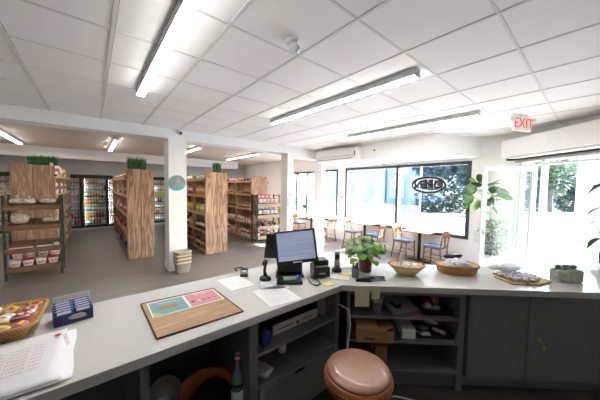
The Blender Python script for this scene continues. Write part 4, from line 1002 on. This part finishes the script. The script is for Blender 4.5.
# ---------------------------------------------------------------- rack of tubs in front of the far gondola
rack('display_rack', 3.86, 4.66, 6.62, 6.95, 1.5, [1.13, .78, .44, .14], 'black rack of white tubs in front of the rearmost shelf unit', darkmetal, M('greige_tray_wood', (.36, .28, .20), .6, var=.1), dz=.09, fh=.08)
for z, mm, nm, cnt, lab in ((1.13, m2, 'red', 5, 'upper'), (.78, m3, 'blue', 5, 'lower')):
    for r in range(2):
        n_ = cnt if r == 0 else 4
        for k in range(n_):
            inst(mm, 'snack_tub', (3.98+.142*k+.03*r, 6.70+.15*r, z+.10+.015 + .11*r), 0, 'white tub with %s lid in the %s row, %s from left, far rack' % (nm, ['front', 'raised back'][r], ['first', 'second', 'third', 'fourth', 'fifth'][k]), 'tub', 'tubs with %s lids on the far display rack' % nm, (.9, .9, 1.25))
for k in range(5):
    for r in range(2):
        nm, me = JAR[[2, 4, 3, 2, 4][k]]
        inst(me, 'jar', (3.98+.142*k, 6.70+.13*r, .44+.045+.04*r), 0, '%s jar in the %s row of the third tray, far rack, %s from left' % (nm, ['front', 'back'][r], ['first', 'second', 'third', 'fourth', 'fifth'][k]), 'jar', 'small jars on the far display rack')
for k in range(6):
    nm, me = BAG[[7, 0, 3, 7, 1, 7][k]]
    inst(me, 'snack_bag', (3.97+.12*k, 6.76, .14+.06), .3*k, '%s snack bag in the bottom tray of the far display rack' % nm, 'snack bag', '%s snack bags, bottom of the far display rack' % nm, .8)
# yellow hanging strip of bags
t = thing('hanging_strip', 'yellow strip of hanging snack packets right of the far display rack', 'snack strip', (4.78, 6.85, 0))
B().box(-.006, .006, -.004, .004, .3, 1.45).make('hanger', yellow, t)
B().lathe([(.09, 0), (.09, .012), (.012, .02), (.01, .3)], seg=16).make('base', darkmetal, t)
for k in range(6): B().blob((0, -.02, .5+.16*k), .05, .018, .07, k, 3, .1).make('packet', yellow, t)

# ---------------------------------------------------------------- coolers
CX0, DWD, ND_ = -2.55, .76, 8
cy = 12.30
t = thing('drink_cooler', 'long black-framed glass-door drink cooler along the rear wall', 'cooler', (0, cy, 0))
cin = M('cooler_interior', (.8, .82, .83), .5)
x0, x1 = CX0, CX0+DWD*ND_
bf = M('black_cooler_frame', (.014, .016, .016), .4)
b = B().box(x0-.04, x1+.04, 0, .20, 0, .09); b.make('base_strip', M('pale_base_strip', (.55, .55, .54), .5), t)
b = B().box(x0-.04, x1+.04, 0, .20, 1.98, 2.08).box(x0-.04, x1+.04, .0, .2, .0905, .15); b.make('header', bf, t)
B().box(x0, x1, .195, .2, .151, 1.979).make('back_liner', cin, t)
shb = B()
LVZ = [.20, .46, .72, .98, 1.24, 1.50, 1.74]
for z in LVZ: shb.box(x0+.02, x1-.02, .03, .19, z-.012, z)
shb.make('wire_shelf', M('cooler_shelf_white', (.5, .52, .52), .4), t)
for k in range(ND_+1):
    x = x0+DWD*k; B().box(x-.03, x+.03, .0, .19, .151, 1.979).make('stile', bf, t)
ledm = M('cooler_led_strip', (.9, .95, 1), .4, emit=16)
for k in range(ND_):
    a = x0+DWD*k+.033; c = a+DWD-.066
    d = B().box(a, a+.035, -.03, -.002, .152, 1.978).box(c-.035, c, -.03, -.002, .152, 1.978).box(a+.035, c-.035, -.03, -.002, .152, .19).box(a+.035, c-.035, -.03, -.002, 1.94, 1.978).make('door', bf, t)
    B().box(a+.036, c-.036, -.02, -.014, .191, 1.939).make('glass', glass, d)
    B().tube([(a+.02, -.05, .9), (a+.02, -.055, 1.1)], .01, 8).make('handle', darkmetal, d)
    B().box(a+.0, a+.008, .005, .02, .2, 1.93).make('led_strip', ledm, t)
DN = {0: 'far left', 2: 'half-hidden left', 3: 'central', 4: 'half-hidden middle', 6: 'right of the wooden unit'}
for dk, (a, c) in {0: (-2.5, -1.85), 2: (-.66, -.32), 3: (-.20, .44), 4: (.56, .74), 6: (2.07, 2.70)}.items():
    for li, z in enumerate(LVZ):
        rnd = random.Random(dk*10+li); n_ = int((c-a)/.085)+1; run = 0
        for k in range(n_):
            if run <= 0: idx = rnd.choice([[1, 3, 2, 5], [4, 1, 2, 6], [3, 2, 0, 1], [5, 4, 1, 2], [4, 0, 6, 5], [1, 2, 5, 0], [7, 4, 5, 7]][li]); run = rnd.choice([1, 2, 3])
            run -= 1; nm, me = BOT[idx]
            inst(me, 'bottle', (a+.085*k+.01, cy+.075, z+.0005), 0, '%s bottle on shelf %s from the bottom, %s cooler door' % (nm, ['one', 'two', 'three', 'four', 'five', 'six', 'seven'][li], DN[dk]), 'bottle', 'bottles in the drink cooler', (1.2, 1.2, 1.08))
tag(B().box(-.1, .1, -.004, 0, -.08, .08).make('price_sign', lime, loc=(2.2, cy-.035, 1.35)), 'lime yellow sign stuck on the cooler door right of the wooden unit', 'sign')
tag(B().box(-.12, .12, -.004, 0, -.09, .09).make('price_sign', lime, loc=(2.42, cy-.035, 1.30)), 'larger lime sign overlapping another on the cooler door', 'sign')
# right-hand rear partition/door (pale)
B_ = B().box(3.9, 5.2, 12.40, 12.5, 0, 2.08); struct(B_.make('door_2', white))

# ---------------------------------------------------------------- stacked baskets at the pillar
STK = []
for k in range(4):
    z = .0+.072*k
    b = B().lathe([(.72, 0), (.80, .02), (.98, .20), (1.0, .20)], rx=.145, ry=.12, n=7, seg=48)
    b.lathe([(.97, .19), (1.04, .192), (1.04, .222), (.97, .224), (.93, .20), (.72, .03), (.01, .02)], rx=.145, ry=.12, n=7, seg=48, mi=1)
    o = b.make('wicker_basket', [wick_w, M('straw_rim', (.62, .52, .36), .7, var=.15, vscale=60)], loc=(1.375, 5.30, z+.001), rz=.05*k)
    tag(o, ['lowest pale wicker basket of the nested stack by the thick white pillar', 'second basket from the bottom in the nested stack by the pillar', 'third basket from the bottom in the nested stack by the pillar', 'topmost pale wicker basket of the nested stack by the pillar'][k], 'basket', 'stacked wicker baskets')
# ---------------------------------------------------------------- plaque on pillar
t = thing('wall_plaque', 'round grey and teal plaque high on the thick white pillar', 'plaque', (1.335, 5.49, 1.79))
b = B(); 
for (r, y, m_) in ((.155, 0, 0),): b.lathe([(r, 0), (r, .015), (r*.97, .018), (.001, .018)], seg=48)
o = b.make('disc', M('plaque_grey', (.33, .33, .33), .5, var=.15, vscale=8), t, rot=(PI/2, 0, 0))
tealm = M('plaque_teal', (.10, .40, .37), .4, var=.15, vscale=10)
b = B()
for k in range(48):
    a0_, a1_ = 2*PI*k/48, 2*PI*(k+1)/48
    b.prism([(.155*math.cos(a0_), .155*math.sin(a0_)), (.155*math.cos(a1_), .155*math.sin(a1_)), (.133*math.cos(a1_), .133*math.sin(a1_)), (.133*math.cos(a0_), .133*math.sin(a0_))], .0185, .021)
pts = [(-.13, -.05)]+[(-.13+.26*k/12, -.035+.03*math.sin(k*1.1)-.02) for k in range(13)]+[(.152*math.cos(-x), .152*math.sin(-x)) for x in [.35+2.45*k/12 for k in range(13)]]
b.prism(pts[1:], .0185, .0205)
b.make('teal_wave', tealm, t, rot=(PI/2, 0, 0))
b = B().lathe([(.05, .0185), (.05, .0215), (.04, .0215), (.04, .019)], c=(.02, .05, 0), seg=20); b.make('pattern_ring', M('plaque_light', (.5, .46, .44), .5), t, rot=(PI/2, 0, 0))
# ---------------------------------------------------------------- thermostat panel and stickers on slim pillar
t = thing('alarm_panel', 'white alarm panel box on the slim white pillar', 'panel', (4.245, 5.494, 1.335))
B().box(-.085, .085, -.04, 0, -.11, .11, bev=.006).make('body', whitep, t); B().box(-.05, .0, -.0415, -.0405, -.03, .05).make('keypad', greyp, t); B().box(.03, .06, -.0415, -.0405, .0, .04).make('indicator', blackp, t)
for z, m_, l in ((1.62, M('pale_orange_sticker', (.75, .42, .25), .5), 'pale orange sticker above the alarm panel'), (1.535, red, 'small red sticker just above the alarm panel'), (1.09, M('faded_orange_sticker', (.7, .5, .4), .5), 'faded orange sticker below the alarm panel')):
    tag(B().box(-.03, .03, -.002, 0, -.025, .025).make('sticker', m_, loc=(4.235, 5.4935, z)), l, 'sticker')
# ---------------------------------------------------------------- AC
t = thing('air_conditioner', 'long white wall air conditioner on the soffit beside the rear pillar', 'air conditioner', (5.249, 4.62, 2.47))
b = B(); prof = [(0, 0), (-.14, 0), (-.20, .05), (-.22, .12), (-.22, .28), (-.2, .30), (0, .30)]
L = .72
vs = [[b.bm.verts.new((x, y, z)) for x, z in prof] for y in (-L, L)]
n_ = len(prof)
for i in range(n_): b._q([vs[0][i], vs[0][(i+1) % n_], vs[1][(i+1) % n_], vs[1][i]])
b._q(vs[0][::-1]); b._q(vs[1]); bmesh.ops.recalc_face_normals(b.bm, faces=b.bm.faces[:])
b.make('body', whitep, t)
B().box(-.222, -.2205, -L+.1, L-.01, .105, .112).box(-.195, -.19, -L+.12, L-.05, .03, .045).make('louver_gap', M('ac_gap', (.2, .2, .2), .5), t)
B().box(-.226, -.2205, -L+.02, -L+.05, .09, .2).make('control_strip', M('ac_dark_dots', (.12, .12, .12), .5), t)
# ---------------------------------------------------------------- cameras on ceiling
t = thing('security_camera', 'white turret security camera on the ceiling at top middle', 'camera', (1.19, 1.545, CZ-.001))
B().lathe([(.001, -.04), (.035, -.04), (.05, -.02), (.052, 0)], seg=28).make('base', whitep, t)
hd = B().tube([(0, 0, 0), (-.0, -.0, -.06), (0, 0, -.075)], [.036, .034, .026], 20).make('head', whitep, t, loc=(0, 0, -.03), rot=(-.55, -.45, 0))
B().tube([(0, 0, -.0752), (0, 0, -.080)], [.022, .02], 18).make('lens', M('camera_lens', (.01, .01, .01), .08), hd)
t = thing('security_camera', 'small white camera with black lens on the beam above the thick pillar', 'camera', (1.40, 5.499, 2.80))
B().tube([(0, 0, 0), (0, -.02, 0)], .05, 18).make('base', whitep, t); h2 = B().tube([(0, -.02, 0), (.0, -.06, -.01)], [.045, .04], 18).make('head', whitep, t)
B().tube([(0, -.061, -.01), (0, -.066, -.011)], .026, 16).make('lens', blackp, h2)
t = thing('security_camera', 'tiny black camera dot on the white soffit right of the air conditioner', 'camera', (5.249, 3.50, 2.66))
B().tube([(0, 0, 0), (-.012, 0, 0)], .03, 14).make('base', whitep, t); B().tube([(-.0125, 0, 0), (-.03, 0, 0)], .02, 14).make('lens', blackp, t)
# ---------------------------------------------------------------- exit sign
ex = Vector((4.95, .80, 2.62)); ers = math.atan2(RX.y, RX.x)
t = thing('exit_sign', 'white exit sign with red letters hanging from the ceiling', 'exit sign', (4.90, .78, CZ-.001), ers+.30)
B().box(-.175, .175, -.022, .022, -.235, -.03, bev=.006).make('housing', M('exit_sign_white', (.80, .79, .74), .4, emit=.05), t)
B().text('EXIT', .20, Matrix.Translation((0, -.0235, -.130)) @ Matrix.Rotation(PI/2, 4, 'X'), 0, .001).make('lettering', M('exit_red', (.7, .02, .015), .4, emit=.25), t)
B().box(-.07, .07, -.03, .03, -.029, 0, bev=.004).make('canopy', whitep, t)
for s in (-1, 1): B().tube([(s*.16, 0, -.09), (s*.20, 0, -.07), (s*.23, -.03, -.07)], [.012, .03, .04], 14).make('emergency_lamp', whitep, t)
# ---------------------------------------------------------------- open door leaf
hp = FX*4.42+RX*4.16; fp = FX*4.40+RX*3.21
lrz = math.atan2((fp-hp).y, (fp-hp).x); Lw = (fp-hp).length
t = thing('door', 'open white-framed glass door leaf swung inwards beside the leafy plant', 'door', (hp.x, hp.y, 0), lrz)
b = B().box(0, .085, -.022, .022, .0, 2.17).box(Lw-.07, Lw, -.022, .022, .0, 2.17).box(.085, Lw-.07, -.022, .022, 2.09, 2.17).box(.085, Lw-.07, -.022, .022, 0, .5)
b.make('frame', alu, t)
B().box(.085, Lw-.07, -.004, .004, .5, 2.09).make('glass', glassmat('door_glass', (.90, .92, .91), .04), t)
B().tube([(Lw-.035, .022, 1.0), (Lw-.035, .04, 1.0)], .018, 12).make('lock', chrome, t)
B().box(Lw-.05, Lw-.02, .0225, .026, .93, 1.06).make('lock_plate', greyp, t)
SGN = 1 if Vector((-math.sin(lrz), math.cos(lrz), 0)).dot(FX) < 0 else -1    # side facing the camera
def onleaf(px, z, off): 
    c, q = math.cos(lrz), math.sin(lrz); return (hp.x+px*c-SGN*off*q, hp.y+px*q+SGN*off*c, z)
frz = lrz+ (0 if SGN < 0 else PI)
st = B().box(-.045, .045, -.0005, .0005, -.045, .045); st = st.make('sticker', paper, loc=onleaf(Lw-.08, 1.42, .024), rz=lrz); tag(st, 'white square sticker with a red star on the glass door edge', 'sticker')
b = B(); pts = []
for k in range(10):
    a = PI/2+k*PI/5; r = .018 if k % 2 == 0 else .008; pts.append((r*math.cos(a), r*math.sin(a)))
b.prism(pts, 0, .001); b.make('red_star', red, st, loc=(0, SGN*.0006, 0), rot=(PI/2, 0, 0) if SGN < 0 else (-PI/2, 0, 0))
t = thing('hanging_sign', 'white opening hours sign hung on the glass door', 'sign', onleaf(Lw-.42, 1.52, .012), frz)
B().box(-.15, .15, -.004, .004, -.045, .045, bev=.002).make('plate', whitep, t)
B().text('Sorry 10:00', .055, Matrix.Translation((0, -.005, 0)) @ Matrix.Rotation(PI/2, 4, 'X'), 0, .0006).make('lettering', M('dark_letter', (.03, .03, .03), .5), t)
# ---------------------------------------------------------------- OPEN sign in window (seen from behind)
t = thing('open_sign', 'oval black-outlined OPEN sign hanging in the big window, seen mirrored', 'sign', (6.36, 2.70, 1.85))
def oval(a_, b_, r, n_=48): return [(0, a_*math.cos(2*PI*k/n_), b_*math.sin(2*PI*k/n_)) for k in range(n_+1)]
B().tube(oval(.39, .19, 0), .031, 10, cap=False).make('outer_ring', M('sign_black', (.02, .02, .025), .4), t)
B().tube([(-.0, .9*y, .86*z) for _, y, z in oval(.37, .175, 0)], .008, 8, cap=False).make('inner_tube', whitep, t)
mm_ = Matrix.Translation((-.0, 0, -.0)) @ Matrix(((0, 0, 1, 0), (1, 0, 0, 0), (0, 1, 0, 0), (0, 0, 0, 1)))
b = B().text('OPEN', .27, mm_, 0, .008, .015)
xs_ = [v.co.y for v in b.bm.verts]; 
for v in b.bm.verts: v.co.y *= .98
lo = b.make('lettering', M('sign_black', (.02, .02, .025), .4), t)
for s in (-.13, .25):
    B().tube([(0, s, .17), (0, s, .54)], .003, 6).make('chain', darkmetal, t)
# notice poster between the windows
t = thing('poster', 'grey and white notice with red line between the narrow and big windows', 'poster', (6.429, 5.53, 1.68))
B().box(-.003, 0, -.11, .11, -.16, .18).make('sheet', printed, t); B().box(-.003, 0, -.07, .07, -.27, -.22).make('red_line', red, t)
tag(B().box(-.003, 0, -.03, .03, -.03, .03).make('sensor', blackp, loc=(6.428, 3.98, 2.45)), 'tiny dark sensor above the big window frame', 'sensor')

# ---------------------------------------------------------------- plants by the door
pp = FX*4.74+RX*3.50
t = thing('potted_plant', 'broad-leafed green plant between the big window and the glass door', 'plant', (pp.x, pp.y, 0))
B().lathe([(.09, 0), (.12, .02), (.13, .25), (.12, .25), (.115, .22), (.001, .22)], seg=28).make('pot', whitep, t)
b = B(); sb = B().tube([(0, 0, .2), (.02, 0, .8), (0, .02, 1.5), (.01, .0, 1.85)], [.010, .009, .008, .006], 8); rnd = random.Random(12)
for (lat, dep, z, dl_, dz, L_, W_) in ((-.16, -.05, 1.78, -1, .1, .24, .17), (-.12, .0, 1.62, -1, -.3, .26, .2), (-.05, -.08, 1.88, -.4, .9, .2, .16), (-.06, -.1, 1.52, -.7, -.4, .24, .17), (.06, -.02, 1.95, .1, 1, .2, .15), (.10, -.05, 1.83, .5, .3, .2, .15), (.08, -.08, 1.68, .1, -.6, .26, .2), (.26, -.04, 1.6, .9, .25, .28, .19), (.16, .02, 1.5, .5, -.5, .27, .2), (-.12, -.04, 1.9, -.8, .5, .18, .13), (.0, -.1, 1.72, -.5, .2, .24, .18), (.2, .04, 1.72, .8, .5, .22, .16), (.05, -.06, 1.42, .2, -.8, .24, .17), (-.2, -.02, 1.52, -.9, -.6, .2, .15), (-.14, -.1, 1.72, -.9, .1, .26, .18), (.12, -.1, 1.62, .6, .0, .26, .2), (.18, -.06, 1.86, .6, .6, .2, .16), (.02, -.12, 1.58, -.2, -.7, .24, .2), (.3, -.02, 1.72, .8, .1, .2, .16), (-.1, -.08, 1.8, -.6, .5, .22, .17)):
    p = RX*(lat-.08)+FX*dep; d = RX*dl_+Vector((0, 0, dz))-FX*.25
    sb.tube([(0, 0, z-.12), (p.x*.6, p.y*.6, z-.04), (p.x, p.y, z)], .004, 5)
    b.leaf((p.x, p.y, z), d, L_, W_, .5, rnd.randrange(3), roll=PI/2+rnd.uniform(-.5, .5) if abs(dl_) > .6 else rnd.uniform(-.4, .4), tip=.6, seg=7)
sb.make('stem', brown, t); b.make('foliage', [green2, green3, green], t)
# bushy plant in white pot outside of corner, seen through the door glass
p2 = FX*4.80+RX*3.74
t = thing('potted_plant', 'bushy grey-green plant in a tall white pot seen through the door glass', 'plant', (p2.x, p2.y, 0))
B().lathe([(.10, 0), (.15, .05), (.16, .50), (.15, .505), (.145, .47), (.001, .47)], seg=28).make('pot', whitep, t)
b = B(); rnd = random.Random(8)
for k in range(900):
    a = rnd.uniform(0, 6.28); zz = rnd.uniform(.5, 1.2); r = rnd.uniform(.02, .2)*(.6+.8*math.sin(PI*(zz-.45)/.85))
    b.leaf((r*math.cos(a), r*math.sin(a), zz), (math.cos(a), math.sin(a), rnd.uniform(-.3, .8)), rnd.uniform(.06, .09), .035, .6, k % 2, seg=3)
b.make('foliage', [green2, M('dusty_leaf_green', (.10, .15, .07), .5)], t)
B().tube([(0, 0, .46), (0, 0, 1.0)], .012, 8).make('stem', brown, t)
# foreground right plant with long drooping leaves
p3 = FX*2.5+RX*3.27
t = thing('potted_plant', 'drooping long-leafed plant cut off by the right picture edge', 'plant', (p3.x, p3.y, 0))
B().lathe([(.13, 0), (.16, .03), (.17, 1.0), (.15, 1.0), (.14, .95), (.001, .95)], seg=28).make('pot', whitep, t)
b = B(); sb = B(); rnd = random.Random(4)
for k in range(60):
    a = rnd.uniform(0, 6.28); zz = rnd.uniform(1.2, 1.9); r = rnd.uniform(.05, .2)
    q = Vector((r*math.cos(a), r*math.sin(a), zz)); sb.tube([(0, 0, .95), (q.x*.4, q.y*.4, zz*.8), q], .004, 5)
    b.leaf(q, (math.cos(a), math.sin(a), rnd.uniform(-.2, .4)), rnd.uniform(.15, .23), rnd.uniform(.055, .08), 1.8, k % 2, seg=5, roll=rnd.uniform(-.6, .6))
sb.make('stem', green2, t); b.make('foliage', [green, green2], t)
# ================================================================ OUTSIDE THINGS
gz = -.029
def house(x, y, w_, d_, h, rz, label, wallc, wins, roofc=None, nm='building'):
    t = thing(nm, label, 'building', (x, y, gz), rz)
    B().box(-w_/2, w_/2, 0, d_, 0, h).make('walls', wallc, t)
    B().box(-w_/2-.2, w_/2+.2, -.2, d_+.2, h, h+.25).make('roof', roofc or M('grey_roof', (.35, .36, .40), .7), t)
    for (a, z0, ww, hh) in wins:
        f = B().box(a-ww/2-.06, a+ww/2+.06, -.05, -.001, z0-.06, z0+hh+.06).make('window', M('trim_white_out', (.4, .42, .46), .6), t)
        B().box(a-ww/2, a+ww/2, -.06, -.051, z0, z0+hh).make('pane', M('blue_window_pane', (.10, .14, .22), .2), f)
bl = M('pale_blue_siding', (.22, .27, .36), .7, var=.05); bl2 = M('grey_blue_siding', (.12, .155, .23), .7, var=.05); cr = M('pale_stucco', (.62, .62, .62), .8)
# facing -X (towards the shop) : local -Y must face -X  => rz = -90deg
house(27, 21.0, 9, 6, 4.2, -PI/2, 'pale blue building across the street, seen left in the big window', bl, [(-2.5, 1.0, 1.0, 1.6), (0, 1.0, 1.0, 1.6), (2.6, 1.0, 1.0, 1.6), (-1, 3.0, .8, .8)])
house(26, 12.6, 6, 6, 5.0, -PI/2, 'grey-blue building with white framed panels behind the window mullion', bl2, [(-1.8, .8, 1.4, 2), (.6, .8, 1.6, 2.2), (-1.2, 3.4, 1.2, .9), (1.2, 3.4, 1.2, .9)])
house(30, 38, 9, 6, 4.5, -PI/2-.2, 'pale building far left across the street, seen in the rear window', cr, [(-2, 1.2, 1.2, 1.4), (1.5, 1.2, 1.2, 1.4)])
bd = FX*26+RX*27.5
house(bd.x, bd.y, 9, 6, 5.6, math.atan2(RX.y, RX.x)-.5, 'pale blue building above the hedge, seen through the open doorway', M('very_pale_blue_siding', (.36, .42, .50), .7), [(-3.1, 3.1, .5, 1.1), (-1.7, 3.1, .5, 1.1), (1.0, 3.0, .5, 1.0)])
def tree(x, y, h, r, label, seed, ml, nm='tree', trunk=True, nleaf=1300, z0=gz, ls=.22):
    t = thing(nm, label, 'tree' if nm == 'tree' else 'bush', (x, y, z0)); rnd = random.Random(seed)
    if trunk: B().tube([(0, 0, 0), (.05, .05, h*.35), (0, 0, h*.7)], [.13, .10, .05], 8).make('trunk', M('dark_bark', (.06, .05, .045), .8), t)
    b = B()
    cl = [(rnd.uniform(-.6, .6)*r, rnd.uniform(-.6, .6)*r, h*rnd.uniform(.45, .85), r*rnd.uniform(.4, .65)) for _ in range(9)]
    if nm != 'tree': cl = [(c[0], c[1], h*rnd.uniform(.3, .6), c[3]) for c in cl]
    for k in range(nleaf):
        c = cl[k % 9]; v = Vector((rnd.gauss(0, 1), rnd.gauss(0, 1), rnd.gauss(0, .8))).normalized()*c[3]*rnd.uniform(.35, 1)
        q = Vector((c[0], c[1], max(c[2], c[3]*.6)))+v
        if nm != 'tree' and k % 6 == 0: q.z *= rnd.random()*.5
        if q.z < .05: q.z = .05
        b.leaf(q, v+Vector((0, 0, .2)), ls, ls*.55, .5, k % len(ml), seg=2, roll=rnd.uniform(-1, 1))
    b.make('foliage', ml, t)
tg = [M('tree_green_dark', (.025, .05, .035), .6), M('tree_green_mid', (.05, .085, .04), .6), M('tree_green_blue', (.06, .09, .10), .6)]
tg2 = [M('tree_pale_leaf', (.30, .31, .20), .6), M('tree_sage', (.14, .19, .10), .6), tg[1]]
for i, (x, y, h, r, l) in enumerate(((20.2, 8.3, 6.2, 1.25, 'leafy tall bush behind the right half of the OPEN sign'), (21.6, 6.6, 6.6, 1.35, 'dense dark tall bush right of the OPEN sign across the street'), (19.6, 5.2, 5.8, 1.15, 'tall bush at the right edge of the big window across the street'))):
    tree(x, y, h, r, l, i+1, tg, 'bush', False, ls=.36, nleaf=2600)
for i, (d, lat, h, r, l, ml, z0) in enumerate(((12.8, 12.9, 4.2, 1.1, 'pale flowering tree left in the open doorway view', tg2, gz), (16.2, 18.0, 3.4, 1.15, 'dark green round bush in the middle of the doorway view', tg, gz), (20, 22.2, 3.6, 1.2, 'green bush right of the dark round bush outside the doorway', tg, gz), (18.6, 17.6, 3.0, .9, 'low grey-green bush between the flowering tree and the round bush', [tg[2], tg2[1]], gz))):
    q = FX*d+RX*lat; tree(q.x, q.y, h, r, l, 10+i, ml, 'tree' if i == 0 else 'bush', i == 0, 2400, z0, .22)
# hedge / low wall and kerb seen through the doorway
q = FX*12.6+RX*14.2; rzf = math.atan2(RX.y, RX.x)
t = thing('garden_wall', 'low pale street wall with a reddish top edge beyond the doorway', 'wall', (q.x, q.y, gz), rzf)
B().box(-5, 5.0, 0, .25, 0, .62).make('blocks', M('white_wall_out', (.7, .7, .7), .8), t); B().box(-5, 5, -.03, .28, .621, .69).make('coping', M('reddish_coping', (.42, .28, .30), .8), t)
q = FX*9.5+RX*10.4
t = thing('garden_wall', 'lower grey-blue kerb wall in front of the pale street wall', 'wall', (q.x, q.y, gz), rzf)
B().box(-2.5, 2.0, 0, .3, 0, .50).make('kerb', M('pale_kerb', (.6, .6, .62), .8), t); B().box(-2.5, 2.0, -.012, -.001, .40, .47).make('shadow_line', M('blue_grey_shadow', (.3, .33, .42), .8), t)  # thin blue-grey strip paints a shadow line onto the kerb face
# porch column
q = FX*6.0+RX*7.15
t = thing('porch_column', 'white square porch column with stepped base outside the door', 'column', (q.x, q.y, gz), rzf)
B().box(-.25, .25, -.25, .25, .62, 3.2).make('shaft', white, t); B().box(-.42, .42, -.42, .42, 0, .55).box(-.34, .34, -.34, .34, .55, .62).make('base', white, t)
# waste bin outside window
t = thing('trash_bin', 'blue-grey outdoor waste bin on the pavement behind the nearer cafe table', 'bin', (9.6, 4.75, gz))
B().lathe([(.26, 0), (.3, .05), (.3, .85), (.26, .9)], seg=20, n=3).make('body', bl, t); B().lathe([(.33, .905), (.33, 1.0), (.2, 1.12), (.001, 1.13)], seg=20, n=3).make('lid', bl2, t)
# street sign red and posts
for (x, y, h, l, redp) in ((13.2, 10.2, 3.2, 'thin grey lamp post across the road at the left of the big window', False), (13.4, 7.35, 2.55, 'street post with a red-pink sign left of the window mullion', True), (14.0, 6.35, 4.2, 'pale street pole just right of the window mullion', False)):
    t = thing('street_post', l, 'post', (x, y, -.02)); B().tube([(0, 0, 0), (0, 0, h)], .05, 10).make('pole', M('post_grey_blue', (.35, .38, .45), .5), t)
    if redp: B().box(-.05, -.0, -.22, .22, h-.75, h-.02).make('sign_plate', M('faded_red_sign', (.6, .16, .18), .5), t)
    else: B().box(-.05, .05, -.05, .05, h, h+.1).make('cap', M('post_grey_blue', (.35, .38, .45), .5), t)
# cars
def car(x, y, rz, colm, label):
    t = thing('car', label, 'car', (x, y, -.02), rz)
    b = B(); prof = [(-2.1, .35), (2.1, .35), (2.15, .7), (1.3, .88), (.7, 1.4), (-1.0, 1.42), (-1.7, .95), (-2.15, .85)]
    vs = [[b.bm.verts.new((x_, s*.82*(1 if z < 1 else .85), z)) for x_, z in prof] for s in (-1, 1)]; n_ = len(prof)
    for i in range(n_): b._q([vs[0][i], vs[0][(i+1) % n_], vs[1][(i+1) % n_], vs[1][i]])
    b._q(vs[0][::-1]); b._q(vs[1]); bmesh.ops.recalc_face_normals(b.bm, faces=b.bm.faces[:]); b.make('body', colm, t)
    for s in (-1, 1):
        B().box(-1.2, .85, s*.80-.01, s*.80+.01, .95, 1.3).make('side_window', M('car_glass', (.03, .04, .06), .1), t)
        for x_ in (-1.35, 1.35): B().tube([(x_, s*.7, .33), (x_, s*.88, .33)], .33, 20).make('wheel', blackp, t)
car(13.0, 17.2, PI/2, M('car_blue', (.08, .14, .28), .3), 'blue car parked on the street, seen in the rear window')
